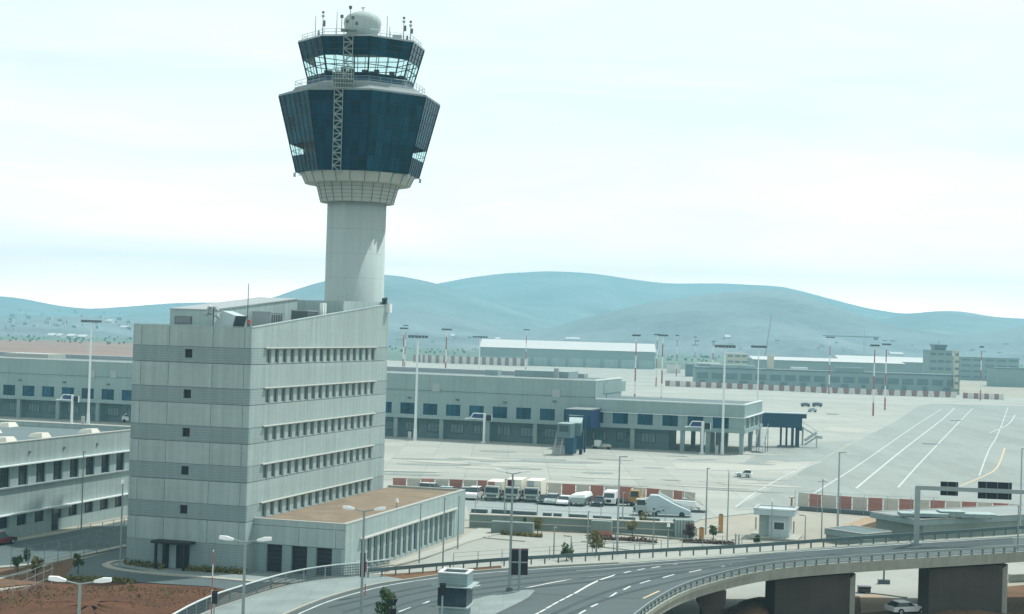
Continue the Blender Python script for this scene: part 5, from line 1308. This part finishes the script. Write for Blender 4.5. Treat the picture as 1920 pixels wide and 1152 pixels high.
for i, (u, v, w2, h2, d2, m, lb) in enumerate(((1705, 969, 1.6, .8, 1.2, m_pale, 'pale ventilator box on the flat roof, leftmost beside the gantry post'), (1742, 970, 2.6, .9, 1.4, m_vblue, 'pale blue ventilator box on the flat roof right of the gantry post'), (1782, 970, 1.9, 1.3, 1.2, m_white, 'white ventilator on the flat roof under the small sign'), (1825, 971, 3.2, .9, 1.4, m_vblue, 'long pale blue duct on the flat roof under the wide sign'))):
    p = G(u, v, 3.21); t = thing('ventilator', lb, 'ventilator', p)
    q = MB(); h2 *= .6; q.box(-w2 * .8, w2 * .8, -d2, d2, .15, h2, m_rib); q.build('housing', t); q = MB(); q.box(-w2 * .85, w2 * .85, -d2 - .1, d2 + .1, h2 + .003, h2 + .08, m_conc); q.build('lid', t)
    q = MB()
    for x in (-w2 * .6, w2 * .6): q.box(x - .15, x + .15, -d2 * .8, d2 * .8, 0, .15, m_dgrey)
    q.build('feet', t)

# ------------------------------------------------------------------ yard wall, lot furniture
yw = thing('yard_wall', 'long low panelled wall between the parking lot and the vehicle yard', 'wall', (0, 0, 0))
P = [G(880, 988), G(1000, 993), G(1130, 999), G(1285, 1006)]; q = MB()
for a, b in zip(P, P[1:]): q.beam(a + Vector((0, 0, .8)), b + Vector((0, 0, .8)), .4, 1.6, m_wallg)
q.build('panels', yw); q = MB()
for a, b in zip(P, P[1:]): q.beam(a + Vector((0, 0, 1.68)), b + Vector((0, 0, 1.68)), .7, .15, m_pale); q.beam(a + Vector((0, -.24, .75)), b + Vector((0, -.24, .75)), .08, .12, m_pale)
q.build('coping', yw)
q = MB(); a = G(1286, 1008); q.box(a.x - 1.5, a.x + .9, a.y - 1., a.y + 1, 0, 2.3, m_wallg)
for k in range(7): q.box(a.x - 1.5 + k * .36, a.x - 1.3 + k * .36, a.y - 1.08, a.y - 1.0, 0, 2.3, m_conc)
tag(q.build('louvred_box'), 'grey louvred plant box at the right end of the yard wall', 'plant box')
q = MB(); a, b = G(1108, 1000), G(1146, 1002); q.beam(a + Vector((0, -1, .9)), b + Vector((0, -1, .9)), 1.2, 1.8, m_wallg); q.beam(a + Vector((0, -1.62, .3)), b + Vector((0, -1.62, .3)), .06, .6, m_red); tag(q.build('transformer_box'), 'pale green plant box with a reddish base against the yard wall', 'plant box')
q = MB(); a, b = G(922, 998), G(1000, 1002); q.beam(a + Vector((0, -.5, .75)), b + Vector((0, -.5, .75)), 1.2, 1.5, m_wallg); tag(q.build('bin_enclosure'), 'dark green grey enclosure before the left end of the yard wall', 'enclosure')
ks_ = MB(); ks_.box(-1.5, 1.5, -.35, .35, 0, .5, m_dgrey); ks_.box(-1.5, 1.5, -.4, .4, .5, .6, m_grey)  # low blocks, dark in place of gaps and wheel stop shadows
k0 = None; ORD = ['leftmost', 'second', 'third', 'fourth', 'fifth', 'sixth', 'seventh', 'eighth', 'ninth', 'rightmost']; oi = 0
for (u0, u1, v) in ((884, 914, 962), (922, 957, 963), (958, 1006, 966), (1018, 1034, 969), (1038, 1053, 970), (1066, 1101, 972), (1112, 1146, 975), (1157, 1191, 977), (1200, 1237, 979), (1262, 1288, 982)):
    c = G((u0 + u1) / 2, v); ln = (u1 - u0) / (F / c.y) / 2
    if k0 is None: k0 = ks_.build('wheel_stop_shadow', loc=c); o = k0
    else: o = k0.copy(); C.objects.link(o); o.location = c
    o.scale = (ln / 1.5, 1, 1); o.rotation_euler = (0, 0, R(-11))
    tag(o, ORD[oi] + ' low shadow coloured block from the left in the row behind the yard wall', 'block', 'shadow coloured blocks behind the yard wall'); oi += 1
for u, v, lb in ((941, 996, 'small white litter box by the left end of the yard wall, left of the lamp'), (964, 998, 'small white litter box behind the lamp pole at the parking lot')):
    c = G(u, v); q = MB(); q.box(-.4, .4, -.35, .35, 0, 1.0, m_white); q.box(-.45, .45, -.4, .4, 1.003, 1.1, m_pale); q.box(-.3, .3, -.37, -.353, .6, .85, m_dgrey); tag(q.build('litter_box', loc=c), lb, 'litter box')
for u, v, h, lb in ((1315, 1014, 1.6, 'orange post at the gate beside the maroon shrub'), (1351, 998, 2.3, 'orange barrier post right of the palm like plant')):
    c = G(u, v); q = MB(); q.box(-.28, .28, -.25, .25, 0, h, m_orange); q.box(-.2, .2, -.3, .3, h, h + .1, m_dgrey); q.box(-.34, .34, -.3, .3, 0, .12, m_kerb); tag(q.build('gate_post', loc=c), lb, 'gate post')
a, b = G(1305, 1005, 0), G(1350, 1000, 0); q = MB(); q.beam(a + Vector((0, 0, .9)), b + Vector((0, 0, .9)), .1, .12, m_cream); q.beam(a, a + Vector((0, 0, 1)), .25, .25, m_cream); tag(q.build('boom_barrier'), 'pale horizontal gate arm between the two orange posts', 'gate arm')
for u, v, lb in ((1379, 1025, 'left one of two pale bollards beside the maroon gate shrubs'), (1385, 1026, 'right one of two pale bollards beside the maroon gate shrubs'), (1417, 992, 'thin bollard with an orange tip left of the guard booth'), (1482, 1004, 'bollard at the right side of the guard booth'), (1488, 1000, 'orange brown bollard right of the guard booth')):
    c = G(u, v); q = MB(); q.tube((0, 0, 0), (0, 0, 1.5), .1, m_rail if u < 1400 else m_beige, n=8); q.tube((0, 0, 1.5), (0, 0, 1.62), .13, m_grey, .05); tag(q.build('bollard', loc=c), lb, 'bollard')
c = G(1484, 953); q = MB(); q.tube((0, 0, 0), (0, 0, .35), .5, m_dgrey, .3); q.tube((0, 0, .35), (0, 0, 1.5), .16, m_red, .14); q.tube((0, 0, 1.5), (0, 0, 1.75), .4, m_pale, .45); tag(q.build('hydrant'), 'small pedestal with a pale cap at the left end of the right hand barrier', 'pedestal').location = c
c = G(1513, 950); q = MB(); q.tube((0, 0, 0), (0, 0, .9), .06, m_dgrey); q.tube((0, -.05, 1.0), (0, .05, 1.0), .3, m_black, n=12); tag(q.build('marker_disc'), 'black round marker disc just left of the first red panel at the right', 'marker').location = c

# wire fences
def fence(label, uv, h, step, on=G, m=m_rail, wires=(.35, .7, 1.)):
    P = [on(u, v) for u, v in uv]; t = thing('wire_fence', label, 'fence', P[0]); o = P[0]
    D = dense(P, 4.); q = MB()
    for a, b in zip(D, D[1:]):
        for f_ in wires: q.beam(a - o + Vector((0, 0, h * f_)), b - o + Vector((0, 0, h * f_)), .03, .03, m)
    q.build('wires', t)
    for s in stations(P, step)[:95]:
        q = MB(); q.tube(s - o, s - o + Vector((0, 0, h)), .05, m, .04, 6); q.build('post', t)
fence('wire fence on tall posts across the vehicle yard', [(890, 982), (1000, 988), (1130, 994), (1280, 1001)], 3.2, 4.2)
fence('low wire fence behind the guardrail at the parking lot', [(850, 1063), (960, 1055), (1100, 1046), (1300, 1033), (1480, 1020)], 1.5, 3.2, G)
fence('wire fence along the kerb of the side road at the left', [(20, 1075), (86, 1062), (150, 1046), (235, 1026)], 2.4, 2.6)
fence('pale wire fence on the verge at the lower left corner', [(-20, 1128), (40, 1122), (70, 1108), (100, 1095)], 2.2, 2.2, G, m_grey)
fence('wire fence in front of the side road below the low building', [(145, 1030), (200, 1020), (238, 1012)], 2.6, 2.2)
fence('wire fence in front of the right hand red panels', [(1490, 958), (1560, 963), (1680, 970), (1760, 972)], 3.0, 3.4)
fence('tall thin wire fence before the vehicle barrier at the yard', [(715, 938), (800, 940), (900, 945)], 3.0, 2.4)
fence('short pipe fence on posts in the parking lot by the olive trees', [(1072, 1035), (1110, 1035), (1160, 1037), (1205, 1040)], 1.1, 2.5, G, m_raild, (1.,))
fence('white picket rails in front of the annex corner', [(650, 1077), (668, 1076), (690, 1073)], 1.3, .38, G, m_white)

# ------------------------------------------------------------------ vehicles
def wheel(q, x, y, r, w): q.tube((x - w / 2, y, r), (x + w / 2, y, r), r, m_tyre, n=14)
def car_parts(t, paint, L2=2.2, W2=.88, hood=.85, roof=1.45, suv=0):
    q = MB(); q.side([(-L2, .35), (-L2, hood - .08), (-L2 + .15, hood), (L2 - 1.2 if not suv else L2 - 1.0, hood + .05), (L2 - .1, hood - .12), (L2, .55), (L2, .35)], -W2, W2, paint); q.build('body', t)
    q = MB(); b = .1; q.loft([[(x, -W2 + .05, hood) for x in ()]] , paint) if False else None
    r0, r1 = (-L2 + .15, L2 - 1.35)
    q.loft([[(r0, -W2 + .06, hood - .02), (r1, -W2 + .06, hood + .03), (r1, W2 - .06, hood + .03), (r0, W2 - .06, hood - .02)], [(r0 + (.15 if suv else .55), -W2 + .2, roof - .04), (r1 - .65, -W2 + .2, roof - .04), (r1 - .65, W2 - .2, roof - .04), (r0 + (.15 if suv else .55), W2 - .2, roof - .04)]], m_pane); q.build('windows', t)
    q = MB(); q.box(r0 + (.12 if suv else .5), r1 - .6, -W2 + .18, W2 - .18, roof - .039, roof + .03, paint); q.build('roof', t)
    for x in (-L2 + .75, L2 - .8):
        for s in (-1, 1):
            q = MB(); q.tube((x, s * (W2 - .14), .33), (x, s * (W2 + .03), .33), .33, m_tyre, n=14); w0 = q.build('wheel', t)
            q = MB(); q.tube((x, s * (W2 + .031), .33), (x, s * (W2 + .05), .33), .19, m_vsilver, n=10); q.build('rim', w0)
    for s in (-1, 1):
        q = MB(); q.box(L2 - .02, L2 + .03, s * W2 * .7 - .16, s * W2 * .7 + .16, .56, .7, m_bulb); q.build('headlight', t)
def car(label, u, v, paint, rot, suv=0, name='parked_car', cat='car', group='service vehicles parked in the yard', L2=2.2, hood=.85, roof=1.45):
    t = thing(name, label, cat, G(u, v), rot, group); car_parts(t, paint, L2, .88, hood, roof, suv); return t
FR = R(-90 - 12)                                    # nose towards the camera
car('white off road car in the yard just behind the annex roof, leftmost', 812, 928, m_vwhite, R(-20), 1, hood=1.05, roof=1.8)
car('pale green car behind the annex roof, second from the left', 845, 931, m_vblue, R(-15), 0)
car('silver car with dark windows left of the trucks, farther one', 872, 932, m_vsilver, FR, 0)
car('white van like car directly left of the first truck', 889, 936, m_vwhite, FR, 1, hood=1.05, roof=1.8)
car('dark low car wedged between the third truck and the small silver car', 1021, 944, m_vdark, FR, 0, hood=.7, roof=1.2)
car('dark grey car between the flat cart and the white van', 1123, 948, m_vdark, FR, 0, hood=.75, roof=1.3)
car('dark green grey car right of the leftmost off road car', 830, 930, m_vdark, R(-20), 0, hood=.8, roof=1.35)
car('small silver car right of the third truck', 1035, 945, m_vsilver, FR, 0)
car('white car with a dark grille in the middle of the yard row', 1058, 947, m_vwhite, FR, 0, hood=.8, roof=1.3)
car('low pale flat cart like car between the covered cart and the white van', 1108, 947, m_vcream, R(-15), 0, hood=.5, roof=.85, L2=1.8)
car('dark low car right of the white van', 1164, 948, m_vdark, R(-15), 0, hood=.7, roof=1.05)
car('white pickup like car driving alone on the open apron', 1394, 895, m_vwhite, R(165), 1, name='apron_car', group=None, L2=1.55, hood=.85, roof=1.4)
car('white car parked on the sand below the overpass between the piers', 1700, 1151, m_vwhite, R(18), 0, name='parked_car', group=None, L2=1.9, hood=.8, roof=1.2)
car('dark red car at the left edge below the low building', -3, 1022, m_vred, R(70), 0, name='parked_car', group=None)
def truck(label, u, v, boxm, cabm, boxh, top, wd=2.5):
    t = thing('box_truck', label, 'truck', G(u, v), R(-12), 'box trucks parked in the yard'); w2 = wd / 2; t.scale = (.9, .9, .9)
    q = MB(); q.loft([[(-w2, -.0, .55), (w2, -.0, .55), (w2, 1.8, .55), (-w2, 1.8, .55)], [(-w2, -.02, 1.35), (w2, -.02, 1.35), (w2, 1.8, 1.35), (-w2, 1.8, 1.35)], [(-w2 + .08, .2, 2.45), (w2 - .08, .2, 2.45), (w2 - .08, 1.8, 2.45), (-w2 + .08, 1.8, 2.45)]], cabm); cab = q.build('cab', t)
    q = MB(); q.hexa([(-w2 + .14, -.04, 1.42), (w2 - .14, -.04, 1.42), (w2 - .14, 0.02, 1.42), (-w2 + .14, 0.02, 1.42), (-w2 + .2, .11, 2.25), (w2 - .2, .11, 2.25), (w2 - .2, .17, 2.25), (-w2 + .2, .17, 2.25)], m_pane); q.build('windscreen', cab)
    q = MB(); q.box(-w2 + .3, w2 - .3, -.07, -.03, .75, 1.1, m_dgrey); q.build('grille', cab)
    for s in (-1, 1):
        q = MB(); q.box(s * w2 * .8 - .16, s * w2 * .8 + .16, -.08, -.03, .72, .95, m_bulb); q.build('headlight', cab)
        q = MB(); q.box(s * (w2 + .2) - .12, s * (w2 + .2) + .12, .0, .1, 1.5, 2.0, m_black); q.build('mirror', cab)
    q = MB(); q.box(-w2, w2, -.1, .5, .35, .56, m_dgrey); q.build('bumper', t)
    q = MB(); q.box(-w2 - .05, w2 + .05, 2.0, 7.0, 1.0, boxh, boxm); bx = q.build('cargo_box', t)
    if top: q = MB(); q.box(-w2 + .2, w2 - 1.2, 1.94, 2.0, 2.5, boxh - .1, top); q.build('front_unit', bx)
    q = MB(); q.box(-w2 + .3, w2 - .3, 1.8, 7.0, .6, 1.0, m_dgrey); q.build('chassis', t)
    for y in (.95, 5.6):
        for s in (-1, 1):
            q = MB(); q.tube((s * (w2 - .3), y, .48), (s * w2, y, .48), .48, m_tyre, n=14); q.build('wheel', t)
truck('white lorry with a red and pale upper body, leftmost of the three trucks', 921, 940, m_vcream, m_vshade, 3.1, m_red)
truck('white box truck with a dark red unit over the cab, middle of the three trucks', 958, 942, m_vcream, m_vshade, 3.6, m_vred)
truck('cream box truck with a big plain body, rightmost of the three trucks', 995, 943, m_vcream, m_vshade, 3.5, m_grey)
# white van
c = G(1141, 949); t = thing('white_van', 'white van facing the parking lot right of the covered cart', 'van', c, R(-12), 'service vehicles parked in the yard')
q = MB(); q.loft([[(-1, 0, .35), (1, 0, .35), (1, 4.6, .35), (-1, 4.6, .35)], [(-1, -.05, 1.1), (1, -.05, 1.1), (1, 4.6, 1.1), (-1, 4.6, 1.1)], [(-.88, .75, 2.05), (.88, .75, 2.05), (.88, 4.5, 2.05), (-.88, 4.5, 2.05)]], m_vwhite); bd = q.build('body', t)
q = MB(); q.hexa([(-.82, .02, 1.2), (.82, .02, 1.2), (.82, .1, 1.2), (-.82, .1, 1.2), (-.76, .58, 1.85), (.76, .58, 1.85), (.76, .66, 1.85), (-.76, .66, 1.85)], m_pane); q.build('windscreen', bd)
q = MB(); q.box(-.35, .35, -.09, -.04, .55, .95, m_black); q.build('grille', bd)
for y in (.9, 3.6):
    for s in (-1, 1): q = MB(); q.tube((s * .8, y, .36), (s * 1.03, y, .36), .36, m_tyre, n=12); q.build('wheel', t)
# covered cart / boat shaped van
c = G(1083, 949); t = thing('covered_cart', 'baggage cart under a bulging white cover in the yard row', 'cart', c, R(-20), 'service vehicles parked in the yard')
q = MB(); q.loft([[(-1.1, -.6, .45), (1.1, -.6, .45), (1.1, 3, .45), (-1.1, 3, .45)], [(-1.2, -.7, 1.2), (1.3, -.7, 1.25), (1.3, 3.1, 1.35), (-1.2, 3.1, 1.3)]], m_vsilver); q.build('body', t)
q = MB(); q.loft([[(-1.25, -.8, 1.25), (1.35, -.8, 1.3), (1.35, 3.2, 1.4), (-1.25, 3.2, 1.35)], [(-1.0, -.5, 1.6), (1.2, -.5, 1.75), (1.2, 2.9, 1.95), (-1.0, 2.9, 1.75)], [(-.4, .1, 1.72), (.6, .1, 1.9), (.6, 2.4, 2.05), (-.4, 2.4, 1.85)]], m_white); q.build('cover', t)
for y in (-.1, 2.4):
    for s in (-1, 1): q = MB(); q.tube((s * .9, y, .3), (s * 1.1, y, .3), .3, m_tyre, n=12); q.build('wheel', t)
# yellow loader
c = G(1190, 950); t = thing('yellow_loader', 'orange yellow service loader against the red panel left of the boarding stairs', 'loader', c, R(-12), 'service vehicles parked in the yard')
q = MB(); q.box(-1.0, 1.0, 0, 3.4, .5, 1.15, m_yellowv); q.build('body', t)
q = MB(); q.box(-.8, .5, .6, 2.0, 1.15, 2.3, m_yellowv); q.box(-.7, .4, .55, .6, 1.4, 2.15, m_pane); q.build('cab', t)
q = MB(); q.beam((-1.0, .2, 1.1), (-.9, 2.8, 2.4), .15, .15, m_yellowv); q.beam((.9, .2, 1.1), (.9, 2.8, 2.4), .15, .15, m_yellowv); q.build('lift_arm', t)
for y in (.6, 2.7):
    for s in (-1, 1): q = MB(); q.tube((s * .85, y, .5), (s * 1.15, y, .5), .5, m_tyre, n=12); q.build('wheel', t)
c = G(1208, 960); t = thing('tow_tractor', 'pale low tow tractor in front of the boarding stairs', 'tractor', c, R(150), 'service vehicles parked in the yard')
q = MB(); q.side([(-1.4, .4), (-1.4, 1.1), (-.2, 1.2), (1.3, .9), (1.4, .4)], -.8, .8, m_vsilver); q.build('body', t)
q = MB(); q.box(-1.2, -.2, -.7, .7, 1.2, 1.35, m_vdark)
for x in (-1.1, -.3):
    for y in (-.65, .65): q.beam((x, y, 1.2), (x, y, 2.0), .07, .07, m_dgrey)
q.box(-1.3, -.1, -.8, .8, 2.0, 2.08, m_vsilver); q.build('canopy', t)
for x in (-.9, .9):
    for s in (-1, 1): q = MB(); q.tube((x, s * .65, .4), (x, s * .9, .4), .4, m_tyre, n=12); q.build('wheel', t)
# boarding stairs: a white wedge
c = G(1212, 968); s = F / c.y; t = thing('boarding_stairs', 'large white wedge shaped mobile boarding stairs at the right end of the yard', 'boarding stairs', c, R(-6), 'service vehicles parked in the yard')
q = MB(); q.side([(0, .35), (0, 2.2), (.5, 2.95), (1.6, 2.95), (4.0, 1.75), (6.2, .9), (6.3, .35)], 0, 2.2, m_vblue); bd = q.build('body', t)
q = MB(); q.side([(1.6, 3.0), (4.0, 1.8), (6.2, .95), (6.2, 1.25), (4.0, 2.15), (1.6, 3.35)], 2.0, 2.12, m_vwhite); q.side([(3.5, 2.0), (6.9, 1.2), (6.9, 2.1), (3.5, 2.25)], 1.9, 2.6, m_vwhite); q.build('side_rail', t)
q = MB(); q.box(1.6, 3.3, -.03, -.003, 1.35, 1.5, m_vsilver); q.box(.9, 1.2, -.04, -.003, .9, 1.15, m_dgrey); q.box(1.5, 2.0, -.04, -.003, .6, .85, m_dgrey); q.box(2.2, 2.5, -.04, -.003, .8, 1.0, m_dgrey); q.build('side_hatch', bd)
q = MB(); q.box(-1.6, 0, .2, 2.0, .4, 1.5, m_vsilver); q.box(-1.4, -.2, .3, 1.9, 1.5, 2.2, m_pane); q.box(-1.5, -.1, .2, 2.0, 2.2, 2.3, m_vsilver); q.build('driver_cab', t)
for x in (-.8, 1.2, 5.0):
    for y in (.0, 2.0): q = MB(); q.tube((x, y, .4), (x, y + .25, .4), .4, m_tyre, n=12); q.build('wheel', t)
c = G(1292, 960); t = thing('step_frame', 'open steel step frame standing right of the boarding stairs', 'steps', c, R(-10))
q = MB()
for k in range(5): q.box(-1 + k * .6, -.4 + k * .6, -.6, .6, 1.9 - k * .38, 1.96 - k * .38, m_grey)
for y in (-.6, .6):
    q.beam((-1, y, 1.9), (2.0, y, .2), .08, .15, m_grey); q.beam((-1, y, 2.8), (2.0, y, 1.1), .06, .06, m_pale); q.beam((-1, y, 0), (-1, y, 2.8), .1, .1, m_pale); q.beam((.2, y, 0), (.2, y, 2.1), .08, .08, m_pale)
q.build('frame', t); q = MB(); q.box(-1.2, 2.4, -.7, .7, .15, .3, m_dgrey); q.build('skid', t)
# small far apron equipment
for u, v, w2, h2, lb in ((1510, 763, 1.6, 1.3, 'small dark ground unit on the far apron, left one of a pair'), (1532, 763, 1.8, 1.4, 'dark ground unit on the far apron, right one of a pair'), (1523, 773, 1.4, 1.1, 'grey ground unit alone in front of the pair on the far apron')):
    c = G(u, v); q = MB(); q.box(-w2, w2, -.8, .8, .3, h2, m_dgrey if u != 1523 else m_grey); q.box(-w2 * .6, w2 * .6, -.6, .6, h2 + .003, h2 + .3, m_grey)
    for x in (-w2 * .7, w2 * .7): q.tube((x, -.85, .3), (x, .85, .3), .3, m_tyre)
    tag(q.build('ground_unit', loc=c), lb, 'ground unit')
for u, v, lb in ((1745, 833, 'flat dark grating on the taxilane, nearer one'), (1792, 789, 'flat dark grating on the taxilane, farther one'), (1560, 777, 'flat dark grating on the apron left of the striped masts')):
    c = G(u, v); q = MB(); q.box(-1.8, 1.8, -1.2, 1.2, .02, .12, m_dgrey)
    for k in range(8): q.box(-1.7 + k * .45, -1.5 + k * .45, -1.1, 1.1, .123, .16, m_grey)
    tag(q.build('drain_grating', loc=c), lb, 'grating')
c = G(1128, 842); t = thing('baggage_cart', 'small pale cart on the apron right of the boarding bridge', 'cart', c, -TY); q = MB(); q.box(-2.2, 2.2, -.7, .7, .5, .65, m_pale); q.box(-1.6, -.2, -.6, .6, .65, 1.9, m_white); q.box(.3, 2.0, -.6, .6, .65, 1.1, m_pale); q.build('body', t)
for x in (-1.6, 1.6): q = MB(); q.tube((x, -.7, .3), (x, .7, .3), .3, m_tyre); q.build('axle', t)
c = G(242, 792); q = MB(); q.side([(-1.6, .4), (-1.6, 1.4), (-.6, 2.2), (1.6, 2.2), (1.8, .4)], -.9, .9, m_vwhite); q.side([(-1.3, 1.5), (-.6, 2.0), (0, 2.0), (0, 1.5)], -.92, .92, m_pane)
for x in (-1, 1.1): q.tube((x, -.95, .4), (x, .95, .4), .4, m_tyre)
tag(q.build('service_van', loc=c), 'white service van under the terminal beside the left edge of the office block', 'van')
b = thing('lamp_on_bridge_foot', '', '') if False else None
c = G(1657, 1095); t = thing('hanging_lamp', 'dark signal post standing in the road seen below the overpass', 'post', c); q = MB(); q.tube((0, 0, 0), (0, 0, 2.4), .09, m_dgrey); q.build('pole', t); q = MB(); q.box(-.6, .6, -.3, .3, 0, .45, m_dgrey); q.build('base', t)
c = G(1620, 1112); q = MB(); q.box(-.6, .6, -.4, .4, 0, .6, m_vred); q.box(-.65, .65, -.45, .45, .603, .7, m_dgrey); q.box(-.5, .5, -.43, -.403, .15, .45, m_dgrey); tag(q.build('crate', loc=c), 'small dark red crate beside the pier under the overpass', 'crate')

# ------------------------------------------------------------------ plants
def plant(label, u, v, h, r, leaf, seed, trunk=.0, on=G, name='small_tree', cat='tree', n=420, Y=None, squash=1., group=None):
    rnd = random.Random(seed)
    c = on(u, v) if Y is None else Vector((AT(u, v, Y).x, Y, 0))
    t = thing(name, label, cat, c, 0, group)
    q = MB(); th = max(trunk, .15); q.tube((0, 0, 0), (.05, 0, th + (h - th) * .5), .05 + .015 * h, m_bark, .02, 7)
    for k in range(5):
        a = rnd.uniform(0, 6.28); z = th + (h - th) * rnd.uniform(.05, .45); q.tube((0, 0, z), (math.cos(a) * r * .7, math.sin(a) * r * .7, z + (h - th) * .3), .035, m_bark, .01, 5)
    q.build('trunk', t)
    q = MB(); cl = []
    for k in range(9):
        a = rnd.uniform(0, 6.28); rr = r * rnd.uniform(.15, .75); cl.append((Vector((math.cos(a) * rr, math.sin(a) * rr, th + (h - th) * rnd.uniform(.2, .88))), r * rnd.uniform(.3, .55)))
    for k in range(n):
        ce, cr_ = rnd.choice(cl); d = Vector((rnd.gauss(0, 1), rnd.gauss(0, 1), rnd.gauss(0, 1))).normalized() * cr_ * rnd.uniform(.5, 1.1); p = ce + d; p.z = max(.05, p.z)
        s = rnd.uniform(.06, .15) * (1 + r * .35); e = Vector((rnd.gauss(0, 1), rnd.gauss(0, 1), rnd.gauss(0, 1))).normalized(); f_ = e.orthogonal().normalized()
        q.poly([p - e * s, p + f_ * s * .6, p + e * s, p - f_ * s * .6], leaf)
    q.build('crown', t)
plant('round leafy bush at the bottom edge left of the kiosk', 724, 1168, 2.7, .95, m_leaf, 1, .4, on=RD, name='bush', cat='bush', n=900)
plant('dark slim shrub on the verge at the left, taller one', 52, 1064, 1.9, .55, m_leaf, 2, .5)
plant('dark stooping shrub on the verge at the left edge, lower one', 33, 1074, 1.6, .6, m_leaf, 3, .4)
plant('wide green shrub behind the pale wire fence at the left', 68, 1086, 2.1, .7, m_leafy, 4, .3)
plant('thin green sapling at the edge of the red earth bank', 146, 1076, 2.2, .55, m_leaf, 5, .5, n=260)
plant('maroon leaved shrub beside the orange gate post', 1293, 1013, 2.1, .85, m_leafr, 6, .5, n=600)
plant('palm like green plant between the gate posts', 1337, 1014, 1.9, .75, m_leaf, 7, .6, n=380)
plant('yellowish young tree against the yard wall left of centre', 1008, 1001, 2.0, .9, m_leafy, 8, .5)
plant('young tree with a thin trunk on the planted strip near the yard wall', 1185, 1011, 2.4, .9, m_leafy, 9, 1.0, n=280)
plant('brownish bare young tree behind the yard wall', 1206, 1000, 2.6, 1.0, m_leafy, 10, .8, n=260)
plant('olive tree in the parking lot planting bed', 1118, 1040, 2.3, 1.25, m_leafy, 11, .7, n=520)
plant('smaller dark olive shrub left of the parking lot olive tree', 1062, 1052, 1.8, .85, m_leaf, 12, .4)
plant('thin dark cypress like shrub before the enclosure', 982, 999, 2.1, .35, m_leaf, 13, .3, n=260)
plant('small shrub by the guard booth at the guardrail', 1419, 1022, 1.2, .5, m_leaf, 14, .2)
def bed(label, uv, w2, h, leaf, seed, n=700):
    rnd = random.Random(seed); P = dense([G(u, v) for u, v in uv], .5); q = MB()
    for k in range(n):
        p = rnd.choice(P) + Vector((rnd.uniform(-.3, .3), rnd.gauss(0, w2 * .5), abs(rnd.gauss(0, h * .5)) + .04)); s = rnd.uniform(.1, .22)
        e = Vector((rnd.gauss(0, 1), rnd.gauss(0, 1), rnd.gauss(0, 1))).normalized(); f_ = e.orthogonal().normalized()
        q.poly([p - e * s, p + f_ * s * .7, p + e * s, p - f_ * s * .7], leaf)
    tag(q.build('hedge', fix=False), label, 'hedge')
bed('low brown green planting left of the office block porch', [(238, 1058), (302, 1068)], .5, .45, m_leafy, 21)
bed('low dark planting right of the office block porch', [(358, 1071), (455, 1077)], .5, .45, m_leafy, 22)
bed('planted strip with green and maroon shrubs beyond the parking lot', [(1105, 1011), (1170, 1014), (1228, 1019)], .5, .4, m_leafr, 23, 900)
bed('low planting below the enclosure at the parking lot', [(945, 1003), (1012, 1008)], .4, .35, m_leafy, 24)
bed('maroon and green planting strip by the gate', [(1285, 1018), (1340, 1020), (1372, 1022)], .4, .4, m_leafr, 25)
bed('scrubby growth along the top of the red earth bank', [(125, 1088), (200, 1089), (245, 1094)], 1.0, .35, m_leafy, 26, 500)

q = MB(); rnd = random.Random(77)
for k in range(900):
    u, v = rnd.uniform(-20, 420), rnd.uniform(1096, 1150)
    if v < 1103 + abs(u - 200) * .02 or (u > 330 and v > 1120): continue
    c = G(u, v, .02) + Vector((rnd.gauss(0, .6), rnd.gauss(0, .6), .55 if 20 < u < 340 and v > 1112 else .05)); n_ = 3
    for j in range(n_):
        e = Vector((rnd.gauss(0, 1), rnd.gauss(0, 1), rnd.uniform(.3, 1.4))).normalized() * rnd.uniform(.1, .3); f_ = e.orthogonal().normalized() * .06
        q.poly([c - f_, c + f_, c + e], rnd.choice([m_leafy, m_leafy, m_bark]))
struct(q.build('weeds', fix=False), 'stuff')
